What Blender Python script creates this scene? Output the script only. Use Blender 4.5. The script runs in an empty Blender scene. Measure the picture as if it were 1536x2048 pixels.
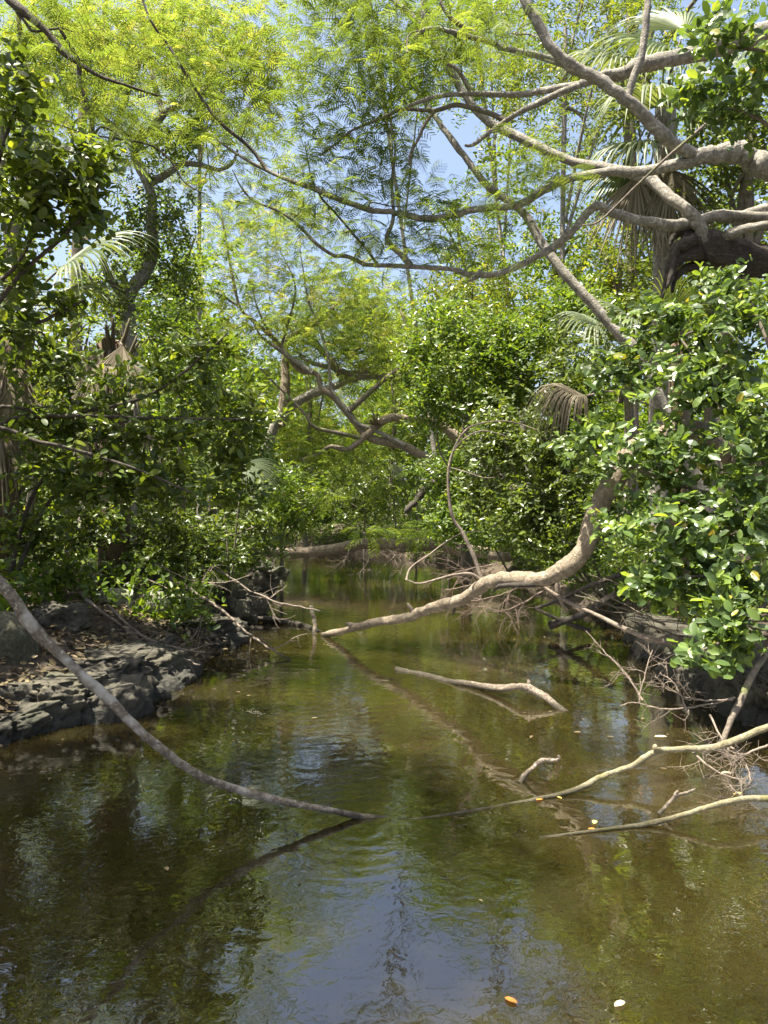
import bpy, math
import numpy as np
from mathutils import Matrix, Vector, noise as mnoise

# ------------------------------------------------------------------ camera, world, sun, exposure
F, H, HY = 1535.0, 1.45, 1024.0            # focal length in photo pixels, eye height, horizon row
sc = bpy.context.scene
COL = sc.collection
cam = bpy.data.cameras.new('camera'); camo = bpy.data.objects.new('camera', cam); COL.objects.link(camo)
camo.location = (0, 0, H); camo.rotation_euler = (math.radians(90), 0, 0)
cam.sensor_fit = 'VERTICAL'; cam.sensor_height = 36; cam.lens = 36 * F / 2048
cam.clip_start = 0.05; cam.clip_end = 2000
sc.camera = camo
SUN = np.array([-0.27, -0.10, 0.95]); SUN /= np.linalg.norm(SUN)     # towards the sun: high and to the left
w = bpy.data.worlds.new('World'); sc.world = w; w.use_nodes = True
nt = w.node_tree; bg = nt.nodes['Background']
sky = nt.nodes.new('ShaderNodeTexSky'); sky.sky_type = 'NISHITA'; sky.sun_disc = False
sky.sun_elevation = math.asin(SUN[2]); sky.sun_rotation = math.atan2(SUN[0], SUN[1])
sky.air_density = 1.0; sky.dust_density = 5.0; sky.ozone_density = 1.0
nt.links.new(sky.outputs[0], bg.inputs[0]); bg.inputs[1].default_value = 0.078
sl = bpy.data.lights.new('sun', 'SUN'); sl.energy = 5.0; sl.angle = math.radians(0.5); sl.color = (1, 0.935, 0.81)
so = bpy.data.objects.new('sun', sl); COL.objects.link(so)
so.rotation_euler = Vector(SUN).to_track_quat('Z', 'Y').to_euler(); so.location = (-6, 4, 14)
vs = sc.view_settings
vs.view_transform = 'Standard'; vs.look = 'None'; vs.gamma = 1; vs.exposure = 2.05
sc.render.engine = 'CYCLES'
cy = sc.cycles
cy.use_denoising = True; cy.denoiser = 'OPENIMAGEDENOISE'; cy.denoising_input_passes = 'RGB_ALBEDO_NORMAL'; cy.denoising_prefilter = 'ACCURATE'; cy.denoising_quality = 'HIGH'
cy.max_bounces = 12; cy.diffuse_bounces = 5; cy.glossy_bounces = 4; cy.transmission_bounces = 6; cy.transparent_max_bounces = 6
cy.sample_clamp_indirect = 6.0

# ------------------------------------------------------------------ small helpers
def P(px, py, d): return np.array([(px - 768) / F * d, d, H + (HY - py) / F * d])   # photo pixel + distance -> place
def PP(l): return [P(*q) for q in l]
def nrm(v):
    v = np.asarray(v, float); return v / np.maximum(np.linalg.norm(v, axis=-1, keepdims=True), 1e-9)
UP = np.array([0, 0, 1.0])

YS = np.array([-12, 0, 3, 4.7, 5.0, 5.9, 6.8, 8.1, 12, 17.7, 21, 24, 27, 31, 60])
XL = np.array([-3.4, -2.9, -2.7, -2.4, -2.25, -1.85, -1.9, -1.6, -2.15, -2.7, -3.0, -3.3, -4.5, -9, -40])
XR = np.array([3.6, 3.3, 3.0, 2.7, 2.62, 2.62, 2.75, 2.9, 2.8, 2.6, 1.7, 0.6, -1.6, -7, -38])
def gz(x, y):                                                      # height of the ground
    x = np.asarray(x, float); y = np.asarray(y, float)
    xl = np.interp(y, YS, XL); xr = np.interp(y, YS, XR)
    s = np.minimum(x - xl, xr - x)
    o = np.maximum(-s, 0)
    n = (np.sin(x * 1.7 + y * .9) + np.sin(y * 2.3 - x * 1.1 + 2) + .6 * np.sin(4.1 * x + 3.3 * y)) * .05
    out = -.08 + .30 * (1 - np.exp(-o / .25)) + .75 * (1 - np.exp(-o / 3.0)) + n * np.minimum(o, 1)
    ins = -.08 - np.minimum(.9, np.maximum(s, 0) * .7)
    return np.where(s > 0, ins, out)
def G(x, y, dz=0.0): return np.array([x, y, float(gz(x, y)) + dz])

def lnk(o, parent=None):
    COL.objects.link(o)
    if parent is not None: o.parent = parent
    return o
def tag(o, label=None, cat=None, group=None, kind=None):
    if label: o['label'] = label
    if cat: o['category'] = cat
    if group: o['group'] = group
    if kind: o['kind'] = kind
    return o
def empty(name, loc, label, cat, group=None):
    o = bpy.data.objects.new(name, None); o.location = Vector(loc); o.empty_display_size = .1
    return tag(lnk(o), label, cat, group)
def mesh(name, V, Fc, mat, parent=None, smooth=True, rnd=None):
    V = np.asarray(V, np.float32)
    if parent is not None: V = V - np.array(parent.location, np.float32)
    me = bpy.data.meshes.new(name)
    k = Fc.shape[1]
    me.vertices.add(len(V)); me.vertices.foreach_set('co', V.ravel())
    me.loops.add(Fc.size); me.loops.foreach_set('vertex_index', np.ascontiguousarray(Fc, np.int32).ravel())
    me.polygons.add(len(Fc)); me.polygons.foreach_set('loop_start', np.arange(0, Fc.size, k, dtype=np.int32))
    me.polygons.foreach_set('use_smooth', np.full(len(Fc), smooth, bool))
    if rnd is not None:
        a = me.attributes.new('rnd', 'FLOAT', 'POINT'); a.data.foreach_set('value', np.asarray(rnd, np.float32))
    me.update(calc_edges=True)
    me.materials.append(mat)
    return lnk(bpy.data.objects.new(name, me), parent)

# ------------------------------------------------------------------ materials
def mat_base(name):
    m = bpy.data.materials.new(name); m.use_nodes = True
    t = m.node_tree; b = t.nodes['Principled BSDF']
    return m, t, b, t.nodes['Material Output']
def N(t, typ, **kw):
    n = t.nodes.new(typ)
    for k, v in kw.items(): setattr(n, k, v)
    return n
def ramp(t, fac, stops, link=True):
    r = N(t, 'ShaderNodeValToRGB'); e = r.color_ramp.elements
    while len(e) < len(stops): e.new(.5)
    for i, (p, c) in enumerate(stops):
        e[i].position = p; e[i].color = (*c, 1) if len(c) == 3 else c
    t.links.new(fac, r.inputs[0]); return r.outputs[0]
def noise_n(t, vec, scale, detail=4, rough=.6, dist=0):
    n = N(t, 'ShaderNodeTexNoise'); n.inputs['Scale'].default_value = scale; n.inputs['Detail'].default_value = detail
    n.inputs['Roughness'].default_value = rough; n.inputs['Distortion'].default_value = dist
    if vec is not None: t.links.new(vec, n.inputs['Vector'])
    return n.outputs[0]
def mixc(t, fac, a, b, mode='MIX'):
    m = N(t, 'ShaderNodeMix', data_type='RGBA', blend_type=mode)
    for s, v in ((0, fac), (6, a), (7, b)):
        if isinstance(v, (int, float)): m.inputs[s].default_value = v
        elif isinstance(v, tuple): m.inputs[s].default_value = (*v, 1)
        else: t.links.new(v, m.inputs[s])
    return m.outputs[2]
def math_n(t, op, a, b=None):
    m = N(t, 'ShaderNodeMath', operation=op)
    for s, v in ((0, a), (1, b)):
        if v is None: continue
        if isinstance(v, (int, float)): m.inputs[s].default_value = v
        else: t.links.new(v, m.inputs[s])
    return m.outputs[0]

def leafmat(name, stops, trans=.38, rough=.38, spec=.5, tint=(1.8, 1.7, .6)):
    m, t, b, out = mat_base(name)
    a = N(t, 'ShaderNodeAttribute', attribute_name='rnd')
    col = ramp(t, a.outputs['Fac'], stops)
    g = N(t, 'ShaderNodeNewGeometry')
    nz = noise_n(t, g.outputs['Position'], 30, 2)
    col2 = mixc(t, math_n(t, 'MULTIPLY', nz, .35), col, (.10, .11, .03))
    t.links.new(col2, b.inputs['Base Color'])
    b.inputs['Roughness'].default_value = rough; b.inputs['Specular IOR Level'].default_value = spec
    tr = N(t, 'ShaderNodeBsdfTranslucent')
    t.links.new(mixc(t, 1.0, col2, tint, 'MULTIPLY'), tr.inputs['Color'])
    mx = N(t, 'ShaderNodeMixShader'); mx.inputs[0].default_value = trans
    t.links.new(b.outputs[0], mx.inputs[1]); t.links.new(tr.outputs[0], mx.inputs[2]); t.links.new(mx.outputs[0], out.inputs[0])
    return m
def barkmat(name, c0, c1, c2, scale=9, bump=.35, stretch=(1, 1, 1), rough=.85, moss=None, blotch=.5):
    m, t, b, out = mat_base(name)
    g = N(t, 'ShaderNodeNewGeometry')
    mp = N(t, 'ShaderNodeMapping'); mp.inputs['Scale'].default_value = stretch
    t.links.new(g.outputs['Position'], mp.inputs[0])
    n1 = noise_n(t, mp.outputs[0], scale, 8, .7, .6)
    n2 = noise_n(t, mp.outputs[0], scale * 5, 6, .7, .3)
    n4 = noise_n(t, mp.outputs[0], scale * 1.9, 3, .5, 1.5)
    col = ramp(t, n1, [(.30, c0), (.5, c1), (.70, c2)])
    col = mixc(t, .5, col, ramp(t, n2, [(.32, tuple(v * .4 for v in c1)), (.5, c1), (.68, c2)]))
    col = mixc(t, ramp(t, n4, [(.52, (0, 0, 0)), (.60, (blotch,) * 3)]), col, tuple(v * .62 for v in c1))      # darker algae blotches
    col = mixc(t, ramp(t, n4, [(.30, (blotch,) * 3), (.40, (0, 0, 0))]), col, tuple(min(.62, v * 1.25) for v in c2))   # pale lichen
    if moss:
        n3 = noise_n(t, g.outputs['Position'], scale * .45, 3)
        col = mixc(t, ramp(t, n3, [(.52, (0, 0, 0)), (.64, (1, 1, 1))]), col, moss)
    sz = N(t, 'ShaderNodeSeparateXYZ'); t.links.new(g.outputs['Position'], sz.inputs[0])
    wet = N(t, 'ShaderNodeMapRange'); wet.inputs[1].default_value = .012; wet.inputs[2].default_value = .05; wet.inputs[3].default_value = .8; wet.inputs[4].default_value = 0
    t.links.new(math_n(t, 'ADD', sz.outputs[2], math_n(t, 'MULTIPLY', n1, -.03)), wet.inputs[0])
    col = mixc(t, wet.outputs[0], col, (.022, .02, .011))                # slimy tide stain on wood at the water line
    t.links.new(col, b.inputs['Base Color']); b.inputs['Roughness'].default_value = rough
    b.inputs['Specular IOR Level'].default_value = .25
    bm = N(t, 'ShaderNodeBump'); bm.inputs['Strength'].default_value = min(1, bump * 1.8); bm.inputs['Distance'].default_value = .02
    t.links.new(math_n(t, 'ADD', n1, math_n(t, 'MULTIPLY', n2, 1.0)), bm.inputs['Height'])
    t.links.new(bm.outputs[0], b.inputs['Normal'])
    return m

M = {}
M['cocoplum'] = leafmat('cocoplum_leaf', [(0, (.034, .062, .010)), (.5, (.078, .125, .016)), (.85, (.155, .21, .025)), (1, (.24, .28, .035))], .42, .40, .45)
M['cocoplum_pale'] = leafmat('cocoplum_pale_leaf', [(0, (.034, .070, .020)), (.5, (.080, .142, .034)), (.82, (.145, .22, .042)), (.97, (.23, .31, .05)), (1, (.36, .27, .05))], .38, .38, .5)
M['lacy'] = leafmat('lacy_green_leaf', [(0, (.075, .13, .02)), (.5, (.12, .185, .028)), (1, (.19, .25, .04))], .55, .5, .25, (1.6, 1.45, .8))
M['lacy_yellow'] = leafmat('lacy_yellow_leaf', [(0, (.13, .21, .04)), (.45, (.195, .265, .05)), (.85, (.265, .295, .065)), (1, (.35, .31, .085))], .55, .5, .25, (1.6, 1.5, .8))
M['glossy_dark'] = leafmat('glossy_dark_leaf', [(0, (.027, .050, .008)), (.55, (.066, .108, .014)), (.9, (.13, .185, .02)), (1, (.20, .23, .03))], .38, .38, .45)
M['mid_green'] = leafmat('mid_green_leaf', [(0, (.045, .09, .012)), (.5, (.085, .15, .018)), (.9, (.15, .22, .025)), (1, (.25, .26, .04))], .46, .36, .5, (1.8, 1.7, .6))
M['olive'] = leafmat('olive_leaf', [(0, (.065, .10, .016)), (.5, (.12, .17, .022)), (.9, (.20, .23, .03)), (1, (.29, .24, .06))], .48, .40, .4, (1.8, 1.7, .6))
M['palm'] = leafmat('palm_leaf', [(0, (.045, .075, .022)), (.5, (.075, .115, .03)), (1, (.13, .16, .05))], .36, .48, .35)
M['palm_blue'] = leafmat('palm_silver_leaf', [(0, (.07, .10, .06)), (.5, (.11, .15, .085)), (1, (.17, .20, .11))], .34, .5, .35)
M['palm_dead'] = leafmat('dead_palm_leaf', [(0, (.085, .066, .046)), (.5, (.155, .125, .09)), (1, (.27, .23, .17))], .22, .75, .2, (1, .8, .5))
M['litter'] = leafmat('fallen_leaf', [(0, (.05, .034, .02)), (.5, (.11, .075, .042)), (.85, (.20, .145, .08)), (1, (.34, .28, .17))], .1, .7, .3, (1, .8, .5))
M['yellow_leaf'] = leafmat('yellow_fallen_leaf', [(0, (.45, .32, .08)), (1, (.60, .45, .14))], .1, .6, .3, (1, .8, .4))
M['orange_leaf'] = leafmat('orange_fallen_leaf', [(0, (.45, .14, .03)), (1, (.55, .18, .03))], .1, .6, .3, (1, .6, .3))
M['pale_leaf'] = leafmat('pale_fallen_leaf', [(0, (.5, .45, .30)), (1, (.6, .52, .38))], .1, .6, .3, (1, .9, .6))
M['bark_pale'] = barkmat('pale_grey_bark', (.075, .066, .05), (.215, .197, .16), (.40, .375, .32), 9, .7, blotch=.7)
M['bark_tan'] = barkmat('tan_bark', (.075, .058, .040), (.22, .178, .125), (.38, .32, .24), 9, .6, blotch=.6)
M['bark_dark'] = barkmat('dark_bark', (.035, .03, .022), (.075, .062, .048), (.13, .11, .088), 12, .3)
M['bark_mid'] = barkmat('brown_grey_bark', (.07, .058, .043), (.14, .115, .088), (.22, .19, .15), 9, .45, moss=(.12, .13, .05))
M['bark_rot'] = barkmat('rotten_wood', (.02, .016, .012), (.06, .05, .04), (.17, .15, .125), 9, 1.0, (1, 4, 4), .95)
M['twig'] = barkmat('live_twig_bark', (.05, .042, .03), (.10, .085, .06), (.18, .15, .11), 15, .1)
M['dead_twig'] = barkmat('dead_twig_wood', (.09, .068, .05), (.18, .142, .11), (.31, .265, .215), 14, .3)
M['drift'] = barkmat('wet_driftwood', (.05, .04, .028), (.19, .152, .112), (.44, .385, .31), 16, .7, blotch=.9)
M['red_twig'] = barkmat('reddish_dead_twig', (.06, .042, .032), (.12, .086, .066), (.21, .16, .125), 14, .2)
M['pole'] = barkmat('lichen_blotched_bark', (.07, .055, .038), (.20, .16, .11), (.43, .385, .305), 13, .7, moss=(.45, .415, .345), blotch=.9)
M['mossy_pole'] = barkmat('algae_stained_branch', (.09, .08, .04), (.20, .175, .10), (.36, .33, .24), 12, .4, moss=(.14, .13, .045))
M['palm_trunk'] = barkmat('fibrous_palm_trunk', (.05, .034, .022), (.13, .09, .058), (.24, .18, .125), 7, .8, (2, 2, .6), .95)

def rockmat():
    m, t, b, out = mat_base('karst_limestone')
    g = N(t, 'ShaderNodeNewGeometry'); pos = g.outputs['Position']
    n1 = noise_n(t, pos, 3.2, 8, .7, .5); n2 = noise_n(t, pos, 17, 6, .7); n3 = noise_n(t, pos, 1.5, 3)
    col = ramp(t, n1, [(.34, (.016, .014, .008)), (.52, (.042, .036, .022)), (.62, (.095, .083, .055)), (.73, (.31, .28, .20))])
    col = mixc(t, .4, col, ramp(t, n2, [(.35, (.03, .03, .027)), (.64, (.14, .122, .08))]))
    col = mixc(t, ramp(t, n3, [(.5, (0, 0, 0)), (.65, (.6, .6, .6))]), col, (.075, .08, .035))
    sx = N(t, 'ShaderNodeSeparateXYZ'); t.links.new(pos, sx.inputs[0])
    wet = N(t, 'ShaderNodeMapRange'); wet.inputs[1].default_value = .02; wet.inputs[2].default_value = .16; wet.inputs[3].default_value = .8; wet.inputs[4].default_value = 0
    t.links.new(math_n(t, 'ADD', sx.outputs[2], math_n(t, 'MULTIPLY', n1, -.08)), wet.inputs[0])
    col = mixc(t, wet.outputs[0], col, (.028, .028, .022))            # the tide-stained band of algae at the water line
    t.links.new(col, b.inputs['Base Color']); b.inputs['Roughness'].default_value = .82
    v = N(t, 'ShaderNodeTexVoronoi'); v.inputs['Scale'].default_value = 22; t.links.new(pos, v.inputs['Vector'])
    h = math_n(t, 'ADD', math_n(t, 'MULTIPLY', v.outputs[0], .5), math_n(t, 'ADD', n2, n1))
    bm = N(t, 'ShaderNodeBump'); bm.inputs['Strength'].default_value = .8; bm.inputs['Distance'].default_value = .05
    t.links.new(h, bm.inputs['Height']); t.links.new(bm.outputs[0], b.inputs['Normal'])
    return m
M['rock'] = rockmat()
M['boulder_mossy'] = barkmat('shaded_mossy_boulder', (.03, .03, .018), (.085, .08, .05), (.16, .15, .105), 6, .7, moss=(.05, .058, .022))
M['boulder'] = barkmat('pale_mossy_boulder', (.10, .105, .075), (.25, .245, .195), (.40, .385, .32), 5, .6, moss=(.13, .14, .07))

def groundmat():
    m, t, b, out = mat_base('leaf_litter_soil')
    g = N(t, 'ShaderNodeNewGeometry'); pos = g.outputs['Position']
    n1 = noise_n(t, pos, 2.5, 6, .7); n2 = noise_n(t, pos, 26, 5, .75)
    col = ramp(t, n1, [(.35, (.022, .017, .012)), (.55, (.055, .043, .029)), (.75, (.10, .08, .055))])
    col = mixc(t, .5, col, ramp(t, n2, [(.35, (.02, .015, .01)), (.62, (.15, .105, .065))]))
    t.links.new(col, b.inputs['Base Color']); b.inputs['Roughness'].default_value = .95
    bm = N(t, 'ShaderNodeBump'); bm.inputs['Strength'].default_value = .9; bm.inputs['Distance'].default_value = .05
    t.links.new(math_n(t, 'ADD', n1, n2), bm.inputs['Height']); t.links.new(bm.outputs[0], b.inputs['Normal'])
    return m
M['ground'] = groundmat()

def watermat():
    m, t, b, out = mat_base('murky_creek_water')
    g = N(t, 'ShaderNodeNewGeometry'); pos = g.outputs['Position']
    silt = noise_n(t, pos, .8, 3, .5, .6)
    col = ramp(t, silt, [(.3, (.0105, .0082, .0022)), (.5, (.017, .0132, .0037)), (.7, (.025, .0198, .0062))])
    t.links.new(col, b.inputs['Base Color'])
    b.subsurface_method = 'BURLEY'; b.inputs['Subsurface Weight'].default_value = 1.0; b.inputs['Subsurface Radius'].default_value = (1.0, .8, .35); b.inputs['Subsurface Scale'].default_value = .35
    b.inputs['Roughness'].default_value = .02; b.inputs['IOR'].default_value = 2.3
    n1 = noise_n(t, pos, 6.0, 2, .45, .6); n2 = noise_n(t, pos, 20, 2, .5, 1.0); mask = noise_n(t, pos, .9, 2)
    mk = ramp(t, mask, [(.42, (.25, .25, .25)), (.62, (1, 1, 1))])
    sy = N(t, 'ShaderNodeSeparateXYZ'); t.links.new(pos, sy.inputs[0])
    br = N(t, 'ShaderNodeMapRange'); br.inputs[1].default_value = 2.0; br.inputs[2].default_value = 4.2; br.inputs[3].default_value = 1.7; br.inputs[4].default_value = 1.0   # livelier ripples by the near bank
    t.links.new(sy.outputs[1], br.inputs[0]); mk = math_n(t, 'MULTIPLY', mk, br.outputs[0])
    h = math_n(t, 'ADD', math_n(t, 'MULTIPLY', n1, .0021), math_n(t, 'MULTIPLY', math_n(t, 'MULTIPLY', n2, mk), .0010))
    for cx, cy_, k, amp, fall in ((-.6, 5.9, 48, .00035, 1.0), (-.55, 8.6, 36, .0005, .7), (-.1, 3.5, 70, .0002, 1.6)):
        d = N(t, 'ShaderNodeVectorMath', operation='DISTANCE'); t.links.new(pos, d.inputs[0]); d.inputs[1].default_value = (cx, cy_, 0)
        dd = math_n(t, 'ADD', d.outputs['Value'], math_n(t, 'MULTIPLY', mask, .25))
        wv = math_n(t, 'MULTIPLY', math_n(t, 'SINE', math_n(t, 'MULTIPLY', dd, k)), math_n(t, 'POWER', 2.718, math_n(t, 'MULTIPLY', d.outputs['Value'], -fall)))
        h = math_n(t, 'ADD', h, math_n(t, 'MULTIPLY', wv, amp))
    bm = N(t, 'ShaderNodeBump'); bm.inputs['Strength'].default_value = 1; bm.inputs['Distance'].default_value = 1
    t.links.new(h, bm.inputs['Height']); t.links.new(bm.outputs[0], b.inputs['Normal'])
    return m
M['water'] = watermat()

# ------------------------------------------------------------------ shape makers
def catmull(pts, sub=5):
    p = np.asarray(pts, float)
    if len(p) < 3:
        t = np.linspace(0, 1, sub * 2 + 1)[:, None]; return p[0] * (1 - t) + p[-1] * t
    q = np.vstack([2 * p[0] - p[1], p, 2 * p[-1] - p[-2]])
    t = np.linspace(0, 1, sub, endpoint=False)[:, None]; out = []
    for i in range(len(p) - 1):
        a, b, c, d = q[i:i + 4]
        out.append(.5 * (2 * b + (c - a) * t + (2 * a - 5 * b + 4 * c - d) * t * t + (3 * b - a - 3 * c + d) * t ** 3))
    return np.vstack(out + [p[-1:]])
def tube(pts, rad, sides=8, wob=0.0, rng=None, blunt=False):
    p = np.asarray(pts, float); n = len(p)
    rad = np.broadcast_to(np.asarray(rad, float), (n,)).copy()
    tg = nrm(np.gradient(p, axis=0))
    a = np.cross(tg[0], [.31, .2, .93]); a /= np.linalg.norm(a); A = [a]
    for i in range(1, n):
        a = a - tg[i] * (a @ tg[i]); a /= max(np.linalg.norm(a), 1e-9); A.append(a)
    A = np.array(A); B = np.cross(tg, A)
    th = np.linspace(0, 2 * np.pi, sides, endpoint=False)
    R = rad[:, None] * np.ones((1, sides))
    if wob and rng is not None:
        s = np.arange(n)[:, None]
        ph = rng.uniform(0, 6.28, 4)
        R *= 1 + wob * (np.sin(2 * th + ph[0] + s * .35) * .5 + np.sin(3 * th + ph[1] - s * .22) * .4 + np.sin(s * .55 + ph[2]) * .35 + rng.normal(0, .12, (n, 1)) + rng.normal(0, .22, (n, sides)))
    V = p[:, None] + R[..., None] * (np.cos(th)[None, :, None] * A[:, None] + np.sin(th)[None, :, None] * B[:, None])
    V = V.reshape(-1, 3)
    i = np.arange(n - 1)[:, None] * sides; j = np.arange(sides)[None]; k = (j + 1) % sides
    Fq = np.stack([i + j, i + k, i + sides + k, i + sides + j], -1).reshape(-1, 4)
    ends = []
    for e in (0, n - 1):
        c = len(V); V = np.vstack([V, p[e] + tg[e] * (1 if e else -1) * (0 if blunt else rad[e] * .5)])
        jj = e * sides + np.arange(sides); kk = e * sides + (np.arange(sides) + 1) % sides
        ends.append(np.stack([jj, kk, np.full(sides, c), np.full(sides, c)], -1))
    return V, Fq, np.vstack(ends)[:, :3]
def tube_tris(pts, rad, sides=8, wob=0, rng=None):
    V, q, e = tube(pts, rad, sides, wob, rng)
    return V, np.vstack([q[:, [0, 1, 2]], q[:, [0, 2, 3]], e])
def join(parts):
    Vs, Fs, o = [], [], 0
    for V, f in parts:
        Vs.append(V); Fs.append(f + o); o += len(V)
    return np.vstack(Vs), np.vstack(Fs)

# leaf shapes: x along the leaf, y across, z up
def leaf_hi(fold=.10, curl=.12, blunt=1.0, skew=0.0):
    us = [.18, .5, .82]; ws = [.32, .5, .38 * blunt]
    V = [(0, 0, 0), (1, skew, -curl * .9)]
    for u, wd in zip(us, ws):
        z = .03 - curl * u * u
        V += [(u, skew * u * u, z), (u, wd + skew * u * u, z + fold), (u, -wd + skew * u * u, z + fold * .8)]
    Ff = [(0, 2, 3), (0, 4, 2), (1, 9, 8), (1, 8, 10)]
    for a, b in ((2, 5), (5, 8)):
        Ff += [(a, b, b + 1), (a, b + 1, a + 1), (a, a + 2, b + 2), (a, b + 2, b)]
    return np.array(V, float), np.array(Ff)
LEAF_HI = leaf_hi()
LEAF_HIS = [LEAF_HI, leaf_hi(.05, .02, .9), leaf_hi(.16, .25, 1.05, .06), leaf_hi(.12, -.10, .8, -.08), leaf_hi(.02, .34, 1.0, .03)]
LEAF_MID = (np.array([(0, 0, 0), (.3, .44, .07), (.74, .40, .04), (1, 0, -.06), (.74, -.40, .04), (.3, -.44, .07)], float), np.array([(0, 3, 2), (0, 2, 1), (0, 5, 4), (0, 4, 3)]))
LEAF_LO = (np.array([(0, 0, 0), (.5, .5, .07), (1, 0, 0), (.5, -.5, .07)], float), np.array([(0, 2, 1), (0, 3, 2)]))
LEAF_LANCE = (np.array([(0, 0, 0), (.4, .5, .05), (1, 0, -.12), (.4, -.5, .05)], float), np.array([(0, 2, 1), (0, 3, 2)]))
def scatter(tpl, pos, axis, nor, L, Wd):
    V, Ff = tpl
    axis = nrm(axis); side = nrm(np.cross(nor, axis)); nn = np.cross(axis, side)
    L = np.broadcast_to(L, (len(pos),))[:, None, None]; Wd = np.broadcast_to(Wd, (len(pos),))[:, None, None]
    O = pos[:, None] + L * (V[None, :, :1] * axis[:, None] + V[None, :, 2:] * nn[:, None]) + Wd * V[None, :, 1:2] * side[:, None]
    Fo = Ff[None] + (np.arange(len(pos)) * len(V))[:, None, None]
    return O.reshape(-1, 3), Fo.reshape(-1, 3)
def frond_tpl(rng, pairs=8, fine=False, droop=.5, wd=.16):
    """a twice-feathered leaf: a stalk with pairs of pinnae (each with its leaflets when fine)"""
    parts = []
    rach = np.array([[u, 0, .10 * np.sin(u * 2.2) - droop * .35 * u * u] for u in np.linspace(0, 1, 6)])
    parts.append(tube_tris(rach, np.linspace(.012, .006, 6), 3))
    for i in range(pairs):
        u = .24 + .74 * i / (pairs - 1)
        b = np.array([np.interp(u, np.linspace(0, 1, 6), rach[:, k]) for k in range(3)])
        ln = (.26 + .22 * math.sin(math.pi * (.18 + .72 * i / (pairs - 1)))) * rng.uniform(.88, 1.1)
        for s in (-1, 1):
            ax = nrm(np.array([.45 + .4 * i / pairs, s * 1.0, -.12 - droop * .35 + rng.normal(0, .10)]))
            nn = nrm(np.array([0, -s * .15, 1]) + rng.normal(0, .15, 3))
            if fine:
                m = 11; t = (np.arange(m) + .5) / m
                c = b + ln * t[:, None] * ax + np.array([0, 0, -.10])[None] * (t ** 2)[:, None] * ln
                sd = nrm(np.cross(nn, ax))
                for ss in (-1, 1):
                    V, f = scatter(LEAF_LO, c, np.tile(ax * .5 + sd * ss, (m, 1)), np.tile(nn, (m, 1)), ln * .115, ln * .062)
                    parts.append((V, f))
            else:
                parts.append(scatter(LEAF_MID, b[None], ax[None], nn[None], ln, ln * wd))
    return join(parts)
_r = np.random.default_rng(5)
FROND = [frond_tpl(_r, 6, False, d) for d in (.3, .7, 1.2)]
FROND_FAR = [frond_tpl(_r, 5, False, d, .18) for d in (.4, .8, 1.3)]
FROND_FINE = [frond_tpl(_r, 6, True, d) for d in (.3, .7, 1.1, 1.5)]

def basis(pos, axis, nor, L, Wd, base):
    ax = nrm(axis); sd = nrm(np.cross(nor, ax)); nn = np.cross(ax, sd); p = pos - base
    return Matrix(((ax[0] * L, sd[0] * Wd, nn[0] * L, p[0]), (ax[1] * L, sd[1] * Wd, nn[1] * L, p[1]), (ax[2] * L, sd[2] * Wd, nn[2] * L, p[2]), (0, 0, 0, 1)))
_var = {}
def variants(key, tpls, mat, name, nr=5):
    """a few shared meshes of one leaf kind, differing in tint"""
    if key not in _var:
        out = []
        for tp in tpls:
            for r in np.linspace(.1, .95, nr):
                o = mesh(name, tp[0], tp[1], mat, None, True, np.full(len(tp[0]), r)); me = o.data
                bpy.data.objects.remove(o); out.append(me)
        _var[key] = out
    return _var[key]

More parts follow.
